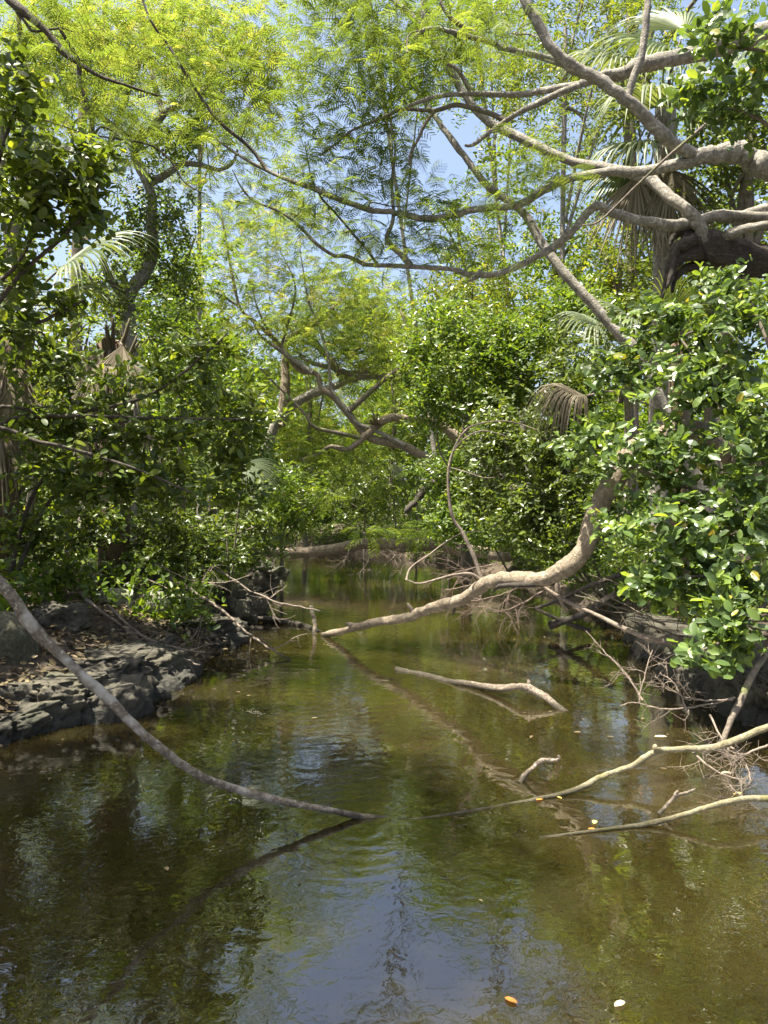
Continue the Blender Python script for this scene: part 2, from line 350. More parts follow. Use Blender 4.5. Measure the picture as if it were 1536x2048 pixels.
class Plant:
    def __init__(s, name, label, cat, base, seed, group=None):
        s.base = np.asarray(base, float); s.root = empty(name, s.base, label, cat, group)
        s.rng = np.random.default_rng(seed); s.nodes = np.zeros((0, 3)); s.nr = np.zeros(0)
        s.tw = []; s.tp = []; s.td = []
    def limb(s, pts, r0, r1, mat, name='limb', sides=10, frm=0.0, wob=.10, sub=6, node=True, taper=1.0):
        c = catmull(pts, sub); n = len(c); t = np.linspace(0, 1, n) ** taper
        c[1:-1] += s.rng.normal(0, .05, (n - 2, 3)) * min(r0, r1 * 2)
        rad = r0 + (r1 - r0) * t
        if r0 > .012 and n > 12:
            ss = np.arange(n)
            for _ in range(n // 9):                                   # knots and swollen collars
                rad = rad * (1 + s.rng.uniform(.04, .13) * np.exp(-((ss - s.rng.uniform(0, n)) / s.rng.uniform(.8, 1.8)) ** 2))
            kn = np.zeros((n, 3)); ph = s.rng.uniform(0, 6.28, (4, 3)); fr = s.rng.uniform(.2, .7, 4)
            for q_ in range(4): kn += np.sin(ss[:, None] * fr[q_] + ph[q_]) * .05
            c[1:-1] += kn[1:-1] * rad[1:-1, None]
        V, f = tube_tris(c, rad, sides, wob, s.rng)
        o = mesh(name, V, f, M[mat], s.root)
        if node:
            k = int(frm * (n - 1)); s.nodes = np.vstack([s.nodes, c[k:]]); s.nr = np.concatenate([s.nr, rad[k:]])
        return o
    def reach(s, T, rmin=.003, grow=.006, bend=.18, lift=.0):
        """grow branchlets from the nearest wood to every point of T"""
        T = np.asarray(T, float)
        d0 = ((T[:, None] - s.nodes[None]) ** 2).sum(-1).min(1) if len(s.nodes) else np.zeros(len(T))
        for i in np.argsort(d0):
            q = T[i]; dd = ((s.nodes - q) ** 2).sum(1); j = int(dd.argmin()); a = s.nodes[j]; L = math.sqrt(dd[j])
            if L < .03: L = .03
            mid = (a + q) / 2 + s.rng.normal(0, bend * L * .5, 3) + np.array([0, 0, lift * L])
            t = np.linspace(0, 1, 6)[:, None]
            c = a * (1 - t) ** 2 + 2 * mid * t * (1 - t) + q * t * t
            r0 = min(s.nr[j] * .8, rmin + grow * L); r = np.linspace(r0, min(rmin, r0), 6)
            s.tw.append(tube_tris(c, r, 4))
            s.nodes = np.vstack([s.nodes, c[2:]]); s.nr = np.concatenate([s.nr, r[2:]])
            s.tp.append(q); s.td.append(nrm(c[-1] - c[-3]))
    def twigs(s, mat, name='branchlets'):
        if s.tw:
            V, f = join(s.tw); o = mesh(name, V, f, M[mat], s.root); o['kind'] = 'stuff'; s.tw = []
    def take(s):
        p, d = np.array(s.tp), np.array(s.td); s.tp, s.td = [], []; return p, d
    def put(s, tpls, pos, ax, nn, L, Wd, mat, parts=0, pname='leaf', key=None, rlo=0, rhi=1, ptpl=None):
        """leaves: those that show largest as parts of their own, the rest as one mass"""
        n = len(pos); rnd = s.rng.uniform(rlo, rhi, n) ** 1.4
        L = np.broadcast_to(L, (n,)); Wd = np.broadcast_to(Wd, (n,)); rest = np.ones(n, bool)
        if parts:
            c = pos + nrm(ax) * L[:, None] * .5
            px = c[:, 0] / c[:, 1] * F + 768; py = HY - (c[:, 2] - H) / c[:, 1] * F
            vis = (px > 0) & (px < 1536) & (py > 0) & (py < 2048) & (c[:, 1] > .5)
            score = np.where(vis, L * Wd / c[:, 1] ** 3.0, 0)
            idx = np.argsort(-score)[:parts]; idx = idx[score[idx] > 0]; rest[idx] = False
            ms = variants(key or mat, ptpl or tpls, M[mat], pname)
            nv = 5
            for i in idx:
                ti = int(s.rng.integers(len(ptpl or tpls))); me = ms[ti * nv + min(nv - 1, int(rnd[i] * nv))]
                o = bpy.data.objects.new(pname, me); o.matrix_basis = basis(pos[i], ax[i], nn[i], L[i], Wd[i], s.base); lnk(o, s.root)
        w_ = np.where(rest)[0]; parts_, rr = [], []
        if len(w_):
            which = s.rng.integers(len(tpls), size=len(w_))
            for k, tp in enumerate(tpls):
                ii = w_[which == k]
                if len(ii):
                    parts_.append(scatter(tp, pos[ii], ax[ii], nn[ii], L[ii], Wd[ii])); rr.append(np.repeat(rnd[ii], len(tp[0])))
            V, f = join(parts_); o = mesh('foliage', V, f, M[mat], s.root, False, np.concatenate(rr)); o['kind'] = 'stuff'

def leafy(rng, p, d, n=9, tw=.30, L=.1, spread=.9, sub=1, fluff=.5, up=.9, face=None):
    """leaves set alternately along each twig end; returns position, axis, normal"""
    if sub > 1:
        p = np.repeat(p, sub, 0) + rng.normal(0, tw * .28, (len(p) * sub, 3)); d = nrm(np.repeat(d, sub, 0) + rng.normal(0, fluff, (len(d) * sub, 3)))
    m = len(p); side = nrm(np.cross(d, UP + rng.normal(0, .35, (m, 3))))
    O = []
    for k in range(n):
        t = k / (n - 1); s = 1 if k % 2 else -1
        base = p - d * (tw * (1 - t))[..., None] if np.ndim(tw) else p - d * tw * (1 - t)
        if k == n - 1: ax = d + rng.normal(0, .15, (m, 3))
        else: ax = d * .55 + side * s * spread + UP * .18 + rng.normal(0, .26, (m, 3))
        nn = (UP * up if face is None else np.asarray(face, float)) + rng.normal(0, .45, (m, 3)) + d * .1
        O.append((base, nrm(ax), nn))
    pos = np.concatenate([o[0] for o in O]); ax = np.concatenate([o[1] for o in O]); nn = np.concatenate([o[2] for o in O])
    nn = nn - ax * (nn * ax).sum(1, keepdims=True)
    return pos, ax, nrm(nn)
def fronds_at(rng, p, d, n=3, jit=.10, droop=.35):
    p = np.repeat(p, n, 0) + rng.normal(0, jit, (len(p) * n, 3)); d = np.repeat(d, n, 0)
    ax = nrm(d * .6 + rng.normal(0, .75, p.shape) * np.array([1, 1, .5]) - UP * droop * rng.uniform(0, 1, (len(p), 1)))
    nn = UP + rng.normal(0, .3, p.shape); nn = nn - ax * (nn * ax).sum(1, keepdims=True)
    return p, ax, nrm(nn)
def blob(rng, px, py, rx, ry, D, rD, n, shell=.5):
    v = nrm(rng.normal(size=(n, 3))) * (rng.uniform(0, 1, (n, 1)) ** shell)
    return np.array([P(px + a * rx, py + b * ry, D + c * rD) for a, b, c in v])
def blobs(rng, L): return np.vstack([blob(rng, *b) for b in L])
def above(T, m=.12):
    g = gz(T[:, 0], T[:, 1]); return T[T[:, 2] > np.maximum(g, 0) + m]

# ------------------------------------------------------------------ the setting: ground, water
def build_ground():
    xs = np.concatenate([np.linspace(-90, -9, 22)[:-1], np.linspace(-9, 9, 181), np.linspace(9, 90, 22)[1:]])
    ys = np.concatenate([np.linspace(-30, -2, 10)[:-1], np.linspace(-2, 32, 260), np.linspace(32, 160, 24)[1:]])
    X, Y = np.meshgrid(xs, ys); Z = gz(X, Y)
    rg = np.random.default_rng(3)
    Z = Z + np.where(Z > -.05, rg.normal(0, .012, Z.shape), 0)
    nx = len(xs); i = np.arange(len(ys) - 1)[:, None] * nx; j = np.arange(nx - 1)[None]
    f = np.stack([i + j, i + j + 1, i + nx + j + 1, i + nx + j], -1).reshape(-1, 4)
    o = mesh('ground', np.stack([X, Y, Z], -1).reshape(-1, 3), f, M['ground']); o['kind'] = 'structure'
    o = mesh('water', np.array([(-90, -30, 0), (90, -30, 0), (90, 100, 0), (-90, 100, 0)]), np.array([[0, 1, 2, 3]]), M['water']); o['kind'] = 'structure'
build_ground()

# ------------------------------------------------------------------ rocks
def rock(name, label, c, r, seed, mat='rock', rough=.30, sub=5, rot=0, cat='rock', group=None, flat=0):
    import bmesh
    bm = bmesh.new(); bmesh.ops.create_icosphere(bm, subdivisions=sub, radius=1)
    off = Vector((seed * 7.3, seed * 3.1, seed * 1.7))
    for v in bm.verts:
        p0 = v.co.copy(); mr = (r[0] + r[1] + r[2]) / 3; p = Vector((p0.x * r[0] / mr, p0.y * r[1] / mr, p0.z * r[2] / mr))
        q = Vector((math.copysign(abs(p0.x) ** .75, p0.x), math.copysign(abs(p0.y) ** .75, p0.y), math.copysign(abs(p0.z) ** .65, p0.z)))
        a = mnoise.fractal(p * 1.1 + off, .9, 2.1, 4) * rough * 1.3
        b_ = mnoise.fractal(p * 3.7 + off, .7, 2.2, 5) * rough * .55
        dv = mnoise.voronoi(p * 3.4 + off)[0][0]; a -= math.exp(-(dv / .16) ** 2) * rough * .35
        dv = mnoise.voronoi(p * 8.0 + off)[0][0]; a -= math.exp(-(dv / .22) ** 2) * rough * .22; a += mnoise.noise(p * 17 + off) * rough * .12
        v.co = q * (1 + a + b_)
        if flat: v.co.z = min(v.co.z, .75 + .10 * b_ / max(rough, .01))
    Rz = Matrix.Rotation(rot, 4, 'Z')
    for v in bm.verts: v.co = Rz @ Vector((v.co.x * r[0], v.co.y * r[1], v.co.z * r[2]))
    me = bpy.data.meshes.new(name); bm.to_mesh(me); bm.free()
    for p in me.polygons: p.use_smooth = True
    me.materials.append(M[mat]); o = lnk(bpy.data.objects.new(name, me)); o.location = Vector(c)
    return tag(o, label, cat, group)
rock('rock_ledge', 'pitted grey limestone ledge with sunlit white tip behind the lichen-blotched pole', (-2.36, 6.2, .05), (.70, .62, .36), 1, sub=6, flat=1)
rock('rock_ledge', 'dark wet limestone block at the water, just below the lichen-blotched pole', (-2.26, 5.5, .03), (.44, .42, .33), 2, sub=6, flat=1, rot=.4)
rock('rock_ledge', 'blue-grey limestone lump cut by the left edge of the picture', (-2.62, 5.05, .0), (.42, .34, .23), 3, sub=6, rot=-.3)
rock('rock_ledge', 'long dark undercut limestone shelf under the dead twigs', (-2.45, 8.6, .06), (.80, .95, .30), 4, sub=6, flat=1, rot=.2)
rock('rock_ledge', 'mossy limestone shelf beside the small creek narrows, left of the limb tip', (-2.55, 10.5, .06), (.66, 1.0, .24), 5, sub=6, rot=-.2, flat=1)
rock('rock_ledge', 'low pale limestone point far along the left bank', (-2.75, 13.6, .03), (.72, .9, .22), 6, sub=5, flat=1)
rock('rock_ledge', 'brown stony step behind the sunlit ledge on the left bank', (-2.95, 7.15, .14), (.62, .5, .22), 7, sub=5, flat=1)
rock('boulder', 'smooth pale boulder on the left bank, left one of a pair', (-2.83, 8.05, .46), (.21, .17, .17), 8, 'boulder', .14, 4, .3)
rock('boulder', 'smooth pale boulder on the left bank, right one of a pair', (-2.52, 8.3, .44), (.24, .17, .17), 9, 'boulder', .14, 4, -.5)
rock('boulder', 'tall mossy boulder cut by the left edge of the picture', (-2.78, 5.75, .42), (.17, .2, .27), 10, 'boulder_mossy', .12, 4)
rock('flat_stone', 'small flat white stone among the leaf litter near the pale boulders', P(178, 1252, 7.2), (.14, .1, .035), 11, 'boulder', .25, 4, .2)
rock('rock_ledge', 'pitted white limestone block at the right edge of the picture', (2.78, 5.45, .05), (.32, .5, .34), 12, sub=6)
rock('rock_ledge', 'dark limestone lump behind the white block under the right shrub', (2.85, 6.5, .02), (.4, .5, .32), 13, sub=5)
rock('rock_ledge', 'dark stony bank under the overhanging right shrub', (3.2, 8.2, .02), (.55, .9, .34), 14, sub=5, flat=1)
rock('flat_stone', 'pale broken stone lying under the left twigs near the water', P(345, 1290, 7.6), (.12, .1, .05), 15, 'boulder', .25, 4, .9)

for k, (lb, px, py, D, r) in enumerate([
    ('small dark stone in the water at the tip of the sunlit ledge', 345, 1372, 6.5, (.16, .14, .09)), ('rough grey stone wedged behind the sunlit ledge', 300, 1300, 7.3, (.22, .2, .13)),
    ('dark rough stone at the waterline under the straight dead branch', 430, 1290, 8.4, (.3, .26, .16)), ('weathered stone above the dark undercut shelf', 470, 1205, 9.6, (.34, .3, .22)),
    ('grey stone half hidden in leaves behind the pale boulders', 330, 1190, 9.0, (.3, .25, .2)), ('stone with a leafy top left of the small white flat stone', 110, 1240, 6.6, (.2, .2, .13)),
    ('small wet stone below the front dark block on the left', 210, 1440, 5.55, (.15, .13, .07)), ('pale rough stone by the far left rock point', 535, 1148, 12.6, (.35, .3, .16))]):
    rock('bank_stone', lb, P(px, py, D), r, 30 + k, sub=5, rough=.34, rot=k * .7, cat='stone')
# ------------------------------------------------------------------ big leaning trees on the right bank
def tree_c():
    b = G(5.3, 6.4)
    t = Plant('leaning_tree', 'thick grey limb arching from the right edge up to the top of the picture', 'tree', b, 101)
    t.limb([b - [0, 0, .2], b + [-.05, 0, 1.4], P(1830, 480, 6.6), P(1660, 385, 6.6), P(1536, 338, 6.5), P(1505, 318, 6.5), P(1475, 305, 6.5), P(1427, 311, 6.5), P(1385, 316, 6.5)], .14, .064, 'bark_pale', 'trunk', 14, .6)
    t.limb(PP([(1400, 312, 6.5), (1352, 290, 6.45), (1316, 260, 6.4), (1277, 221, 6.35), (1238, 189, 6.3), (1192, 156, 6.3), (1143, 130, 6.3), (1101, 91, 6.3), (1072, 39, 6.3), (1052, 7, 6.3), (1030, -80, 6.3), (1000, -200, 6.3)]), .055, .036, 'bark_pale', 'limb', 14)
    t.limb(PP([(1390, 322, 6.5), (1329, 336, 6.6), (1264, 345, 6.7), (1218, 343, 6.8), (1140, 357, 6.9), (1088, 379, 7.0), (1038, 410, 7.1), (968, 416, 7.2), (868, 437, 7.3), (790, 426, 7.4), (738, 420, 7.5)]), .048, .026, 'bark_pale', 'limb', 10)
    t.limb(PP([(745, 421, 7.5), (693, 404, 7.5), (628, 378, 7.6), (582, 362, 7.7), (533, 341, 7.8), (498, 322, 7.8), (462, 300, 7.9), (440, 283, 7.9), (418, 264, 8.0)]), .030, .009, 'bark_pale', 'limb', 8)
    t.limb(PP([(535, 341, 7.8), (500, 296, 7.8), (440, 244, 7.7), (400, 192, 7.7), (358, 127, 7.6), (335, 88, 7.6), (306, 49, 7.5), (286, 3, 7.5), (270, -60, 7.5)]), .020, .009, 'bark_dark', 'branch', 6)
    t.limb(PP([(1252, 205, 6.34), (1264, 165, 6.33), (1283, 107, 6.3), (1293, 42, 6.3), (1296, -10, 6.3), (1297, -120, 6.3)]), .034, .026, 'bark_pale', 'limb', 8)
    t.limb(PP([(735, 418, 7.5), (745, 405, 7.45), (790, 413, 7.4), (840, 405, 7.4)]), .008, .004, 'bark_dark', 'branch', 5)
    r = t.rng
    T = blobs(r, [(640, 340, 120, 60, 7.7, .5, 34), (460, 250, 110, 70, 7.9, .5, 34), (380, 120, 90, 90, 7.6, .4, 26), (820, 395, 110, 40, 7.3, .3, 26), (1080, 345, 100, 45, 6.7, .3, 30), (960, 400, 80, 30, 7.1, .3, 14), (1000, 60, 60, 60, 6.4, .4, 14), (730, 470, 90, 40, 7.4, .3, 16)])
    t.reach(T, .0028, .007); t.twigs('bark_dark')
    p, d = t.take(); pos, ax, nn = fronds_at(r, p, d, 3, .12)
    L = r.uniform(.12, .21, len(pos)); t.put(FROND, pos, ax, nn, L, L, 'lacy', 240, 'frond', 'lacy_fine', ptpl=FROND_FINE)
tree_c()
def tree_d():
    b = G(5.9, 5.7)
    t = Plant('leaning_tree', 'grey furrowed limb crossing level behind the thick arching limb, top right', 'tree', b, 102)
    t.limb([b - [0, 0, .2], b + [0, .2, 2.2], b + [-.4, .5, 4.2], P(1800, 10, 6.7), P(1620, 35, 6.7), P(1536, 62, 6.7), P(1459, 88, 6.7), P(1361, 114, 6.7), P(1280, 131, 6.7), P(1248, 146, 6.75), P(1212, 151, 6.8), P(1163, 166, 6.8)], .125, .038, 'bark_pale', 'trunk', 12, .75)
    t.limb(PP([(1190, 158, 6.8), (1163, 168, 6.8), (1078, 183, 6.9), (1036, 189, 7.0), (943, 187, 7.0), (880, 192, 7.1), (833, 206, 7.1), (815, 214, 7.1)]), .034, .015, 'bark_pale', 'limb', 9)
    t.limb(PP([(1175, 163, 6.8), (1120, 186, 6.8), (1036, 228, 6.9), (998, 250, 7.0), (970, 272, 7.0), (945, 290, 7.0), (930, 291, 7.0)]), .030, .014, 'bark_pale', 'limb', 9)
    t.limb(PP([(1180, 155, 6.85), (1113, 121, 6.9), (1043, 105, 6.9), (1000, 92, 7.0), (968, 80, 7.0), (888, 60, 7.0), (850, 60, 7.0), (828, 78, 7.0)]), .034, .016, 'bark_pale', 'limb', 9)
    t.limb(PP([(1013, 242, 7.0), (975, 225, 7.05), (913, 210, 7.1), (868, 221, 7.1), (803, 219, 7.2), (768, 235, 7.2), (705, 260, 7.3), (675, 285, 7.3), (640, 312, 7.4)]), .026, .007, 'bark_mid', 'limb', 7)
    t.limb(PP([(870, 221, 7.1), (852, 245, 7.1), (838, 275, 7.1), (822, 305, 7.1), (818, 330, 7.1)]), .018, .010, 'bark_mid', 'branch', 6)
    t.limb(PP([(815, 105, 6.9), (818, 70, 6.95), (850, 58, 7.0)]), .01, .007, 'bark_mid', 'branch', 6)
    t.limb(PP([(980, 85, 7.0), (905, 38, 7.0), (880, 0, 7.0), (870, -60, 7.0)]), .022, .012, 'bark_mid', 'branch', 6)
    t.limb(PP([(945, 190, 7.0), (915, 140, 7.0), (895, 128, 7.0)]), .02, .014, 'bark_mid', 'branch', 6)
    r = t.rng
    T = blobs(r, [(760, 60, 90, 70, 7.3, .5, 40), (700, 130, 80, 80, 7.4, .5, 34), (900, 60, 110, 55, 7.1, .4, 34), (760, 190, 70, 70, 7.4, .4, 26), (690, 250, 90, 60, 7.4, .4, 30), (820, 140, 60, 60, 7.2, .4, 18), (980, 30, 70, 40, 7.0, .3, 14), (640, 30, 60, 60, 7.5, .4, 16), (900, 120, 60, 30, 7.0, .3, 8), (620, 190, 70, 60, 7.6, .4, 22), (780, 290, 60, 50, 7.4, .4, 14), (700, -60, 110, 50, 7.4, .4, 26)])
    t.reach(T, .0026, .006); t.twigs('bark_dark')
    p, d = t.take(); pos, ax, nn = fronds_at(r, p, d, 3, .13)
    L = r.uniform(.13, .23, len(pos)); t.put(FROND, pos, ax, nn, L, L, 'lacy', 240, 'frond', 'lacy_fine', ptpl=FROND_FINE)
tree_d()
def tree_a():
    b = G(5.8, 7.9)
    t = Plant('broken_tree', 'broken rotten trunk at the right edge with living limbs growing from its end', 'tree', b, 103)
    t.limb([b - [0, 0, .2], b + [-.2, -.1, 1.5], b + [-.9, -.4, 2.9], P(1640, 545, 7.2), P(1536, 525, 7.1), P(1460, 510, 7.0), P(1400, 492, 7.0), P(1372, 480, 7.0)], .22, .10, 'bark_rot', 'trunk', 14, .7, .25)
    for k, (pt, ra) in enumerate([([(1400, 500, 6.95), (1355, 520, 6.95), (1335, 560, 6.95), (1322, 600, 6.95)], .085), ([(1390, 480, 6.9), (1352, 498, 6.9), (1345, 540, 6.9), (1335, 575, 6.9)], .06), ([(1400, 465, 7.05), (1370, 462, 7.05), (1348, 474, 7.05), (1340, 490, 7.05)], .05), ([(1420, 525, 7.0), (1375, 535, 7.0), (1350, 560, 7.0), (1345, 585, 7.0)], .05)]):
        t.limb(PP(pt), ra, .012, 'bark_rot', 'rotten_splinter', 8, wob=.3, node=False)
    t.limb([*PP([(1620, 440, 7.1), (1536, 436, 7.0), (1443, 431, 6.95), (1404, 440, 6.95), (1345, 451, 6.95), (1306, 445, 6.95), (1264, 438, 6.95), (1231, 428, 6.95), (1205, 415, 6.95), (1190, 413, 6.95), (1166, 436, 7.0), (1143, 464, 7.0), (1114, 490, 7.1), (1078, 510, 7.1), (1036, 532, 7.2), (990, 548, 7.2), (945, 551, 7.3), (900, 538, 7.3), (823, 533, 7.4), (725, 529, 7.5)])], .054, .02, 'bark_pale', 'limb', 12)
    t.limb(PP([(962, 546, 7.25), (948, 556, 7.22), (938, 562, 7.2)]), .035, .012, 'bark_pale', 'branch_stub', 8, node=False)
    t.limb(PP([(730, 529, 7.5), (693, 513, 7.5), (667, 510, 7.6), (634, 489, 7.6), (602, 456, 7.7), (566, 427, 7.7), (507, 401, 7.8), (481, 372, 7.8), (465, 340, 7.9)]), .022, .007, 'bark_mid', 'limb', 7)
    t.limb(PP([(822, 530, 7.4), (800, 508, 7.4), (784, 493, 7.4), (774, 476, 7.4), (783, 450, 7.4), (787, 420, 7.45), (784, 365, 7.5), (790, 300, 7.5), (780, 240, 7.6), (768, 200, 7.6)]), .032, .007, 'bark_pale', 'limb', 7)
    t.limb(PP([(755, 528, 7.5), (730, 495, 7.5), (700, 460, 7.5), (665, 420, 7.6), (640, 392, 7.6), (622, 350, 7.6), (610, 290, 7.6)]), .014, .006, 'bark_dark', 'branch', 6)
    t.limb([*PP([(1418, 512, 7.0), (1407, 475, 6.92), (1394, 440, 6.9), (1348, 400, 7.0), (1296, 357, 7.2), (1215, 338, 7.4), (1138, 320, 7.6), (1048, 281, 7.8), (968, 235, 8.0), (925, 185, 8.1), (903, 145, 8.1), (853, 65, 8.2), (788, 0, 8.3), (740, -50, 8.4)])], .058, .034, 'bark_pale', 'limb', 10)
    t.limb(PP([(1536, 415, 7.1), (1470, 436, 7.0), (1420, 434, 6.9), (1385, 452, 6.9)]), .05, .04, 'bark_pale', 'limb', 8)
    t.limb(PP([(1450, 470, 6.85), (1500, 455, 6.8), (1560, 452, 6.8)]), .045, .04, 'bark_pale', 'limb', 8)
    t.limb(PP([(842, 70, 8.15), (848, 30, 8.2), (850, -40, 8.2)]), .04, .03, 'bark_pale', 'limb', 7)
    r = t.rng
    T = blobs(r, [(800, 490, 110, 35, 7.4, .3, 24), (920, 500, 90, 35, 7.3, .3, 20), (620, 430, 90, 40, 7.7, .3, 20), (520, 390, 70, 40, 7.8, .3, 14), (790, 340, 60, 60, 7.5, .3, 20), (930, 95, 80, 60, 8.0, .4, 20), (860, 30, 70, 50, 8.2, .4, 18), (1000, 500, 60, 30, 7.2, .3, 8), (690, 380, 60, 40, 7.6, .3, 12)])
    t.reach(T, .0026, .006); t.twigs('bark_dark')
    p, d = t.take(); pos, ax, nn = fronds_at(r, p, d, 3, .12)
    L = r.uniform(.12, .21, len(pos)); t.put(FROND, pos, ax, nn, L, L, 'lacy', 220, 'frond', 'lacy_fine', ptpl=FROND_FINE)
tree_a()
def tree_f():
    b = G(3.45, 7.9)
    t = Plant('slender_tree', 'slim pale trunk leaning left out of the right shrub towards the sky', 'tree', b, 104)
    t.limb([b - [0, 0, .2], P(1410, 1000, 7.8), P(1345, 860, 7.8), P(1295, 745, 7.8), P(1258, 688, 7.8), P(1205, 630, 7.9), P(1150, 570, 8.0), P(1088, 495, 8.1), P(1046, 424, 8.2), P(1003, 393, 8.3), P(968, 362, 8.3), P(918, 300, 8.4), P(868, 230, 8.5), P(813, 150, 8.6), P(795, 110, 8.6)], .072, .022, 'bark_pale', 'trunk', 10, .5)
    r = t.rng
    T = blobs(r, [(840, 180, 60, 60, 8.6, .4, 16), (790, 110, 60, 50, 8.6, .4, 14), (1010, 330, 70, 50, 8.3, .4, 14)])
    t.reach(T, .003, .007); t.twigs('bark_dark'); p, d = t.take()
    pos, ax, nn = leafy(r, p, d, 8, .22, .07, .8, 2); L = r.uniform(.045, .075, len(pos))
    t.put([LEAF_MID], pos, ax, nn, L, L * .5, 'mid_green', 0)
tree_f()
def thin_pole():
    b = G(4.6, 6.0)
    t = Plant('bare_sapling', 'long thin straight bare stem slanting across the thick arching limb', 'sapling', b, 105)
    t.limb([b - [0, 0, .1], P(1700, 420, 5.9), P(1560, 130, 5.8), P(1485, 182, 5.8), P(1410, 250, 5.8), P(1335, 314, 5.8), P(1280, 365, 5.85), P(1231, 413, 5.9), P(1195, 445, 5.9), P(1165, 450, 5.9)], .016, .006, 'bark_mid', 'stem', 6)
thin_pole()

# ------------------------------------------------------------------ limb over the water
def water_limb():
    b = G(3.7, 6.7)
    t = Plant('leaning_tree', 'smooth tan limb bending down from the right shrub to dip in the creek', 'tree', b, 110)
    t.limb([b - [0, 0, .2], b + [-.15, 0, .9], (3.0, 6.55, 1.9), (2.55, 6.4, 2.12), P(1310, 880, 6.3), P(1262, 905, 6.3), P(1225, 960, 6.3), P(1195, 1030, 6.3), P(1160, 1105, 6.3), P(1125, 1143, 6.35), P(1070, 1160, 6.5), P(1015, 1158, 6.75), P(975, 1166, 6.95), P(930, 1194, 7.2), P(880, 1212, 7.45), P(830, 1229, 7.7), P(780, 1241, 7.95), P(730, 1250, 8.2), P(690, 1260, 8.6), P(646, 1271, 9.0)], .105, .034, 'bark_tan', 'trunk', 14, .8, .10, 7)
    t.limb(PP([(712, 1252, 8.4), (700, 1249, 8.42), (692, 1247, 8.42)]), .03, .02, 'bark_tan', 'branch_stub', 7, node=False)
    t.limb(PP([(826, 1226, 7.7), (820, 1214, 7.7), (815, 1207, 7.7)]), .022, .014, 'dead_twig', 'branch_stub', 6, node=False)
    t.limb(PP([(910, 1212, 7.3), (908, 1222, 7.3), (906, 1230, 7.3)]), .016, .008, 'bark_dark', 'branch_stub', 6, node=False)
    t.limb(PP([(1108, 1165, 6.42), (1040, 1170, 6.5), (1000, 1172, 6.72), (985, 1185, 6.85)]), .03, .01, 'bark_rot', 'bark_split', 6, node=False, wob=.25)
    t.limb([(3.0, 6.55, 1.85), P(1480, 915, 6.2), P(1536, 940, 6.0), (3.5, 5.9, 1.5)], .05, .03, 'bark_tan', 'limb', 8, node=False)
    # sprout: a thin bent-over shoot rising from the limb
    t.limb(PP([(965, 1163, 7.0), (948, 1115, 7.05), (925, 1065, 7.1), (905, 1035, 7.1), (897, 985, 7.1), (897, 940, 7.1), (907, 900, 7.1), (925, 868, 7.1), (950, 850, 7.1), (1000, 842, 7.0), (1040, 848, 6.95), (1075, 860, 6.9)]), .020, .004, 'dead_twig', 'shoot', 7, node=False)
    t.limb(PP([(905, 905, 7.1), (925, 880, 7.05), (960, 862, 7.0), (1000, 868, 6.95), (1025, 880, 6.95)]), .008, .003, 'dead_twig', 'shoot', 5, node=False)
    t.limb(PP([(900, 935, 7.1), (935, 945, 7.0), (965, 955, 7.0), (990, 955, 7.0)]), .006, .003, 'dead_twig', 'shoot', 5, node=False)
    t.limb(PP([(963, 1160, 7.0), (940, 1148, 7.0), (905, 1150, 7.0), (870, 1160, 7.0), (838, 1167, 7.0), (815, 1160, 7.0)]), .016, .006, 'dead_twig', 'shoot', 6, node=False)
    t.limb(PP([(812, 1161, 7.0), (822, 1135, 7.1), (860, 1108, 7.2), (890, 1085, 7.3), (925, 1066, 7.35), (965, 1062, 7.3)]), .010, .003, 'dead_twig', 'shoot', 6, node=False)
water_limb()

# ------------------------------------------------------------------ poles and sticks in and over the water
def stick(name, label, paths, mat, cat='branch', seed=1, sides=9, wob=.12, twigs=None, twmat=None, base=None, group=None):
    """paths: (points, r0, r1, part name)"""
    b = np.asarray(paths[0][0][0], float) if base is None else base
    t = Plant(name, label, cat, b, seed, group)
    first = None
    for pts, r0, r1, nm in paths:
        o = t.limb(pts, r0, r1, mat, nm, sides, 0, wob, 6, node=False)
        if nm in ('branch_stub', 'splinter', 'fork') and first is not None: o.parent = first
        first = first or o
    return t
stick('fallen_pole', 'grey lichen-blotched pole slanting from the left edge down into the near water',
      [([(-3.7, 3.1, .2), (-3.4, 3.1, 1.3), (-2.7, 3.15, 1.85), (-2.1, 3.2, 1.6), P(0, 1165, 3.25), P(50, 1235, 3.27), P(100, 1290, 3.28), P(170, 1355, 3.3), P(230, 1412, 3.32), P(300, 1480, 3.36), P(390, 1545, 3.42), P(500, 1586, 3.5), P(620, 1614, 3.58), P(690, 1627, 3.62), P(745, 1635, 3.65), P(800, 1641, 3.66)], .030, .012, 'stem')], 'pole', 'pole', 201, 12, .14)
stick('fallen_branch', 'long crooked branch from the right edge sinking into the middle of the near water',
      [([(3.0, 4.6, .35), (2.6, 4.45, .32), P(1536, 1455, 4.3), P(1430, 1494, 4.2), P(1375, 1498, 4.2), P(1322, 1501, 4.15), P(1292, 1514, 4.12), P(1262, 1532, 4.08), P(1205, 1552, 4.02), P(1150, 1580, 3.95), P(1040, 1606, 3.84), P(930, 1625, 3.71), P(830, 1640, 3.63), P(760, 1642, 3.63)], .021, .009, 'stem'),
       ([P(1322, 1501, 4.15), P(1312, 1498, 4.12), P(1309, 1492, 4.12)], .017, .013, 'branch_stub')], 'mossy_pole', 'branch', 202, 10, .12)
stick('fallen_branch', 'lowest branch at the right edge, its dark tip lying in the water',
      [([(2.6, 3.9, .3), P(1650, 1590, 3.7), P(1536, 1597, 3.65), P(1490, 1597, 3.6), P(1430, 1611, 3.56), P(1330, 1640, 3.55), P(1270, 1652, 3.53), P(1190, 1662, 3.48), P(1080, 1676, 3.42)], .018, .008, 'stem')], 'mossy_pole', 'branch', 203, 10, .12)
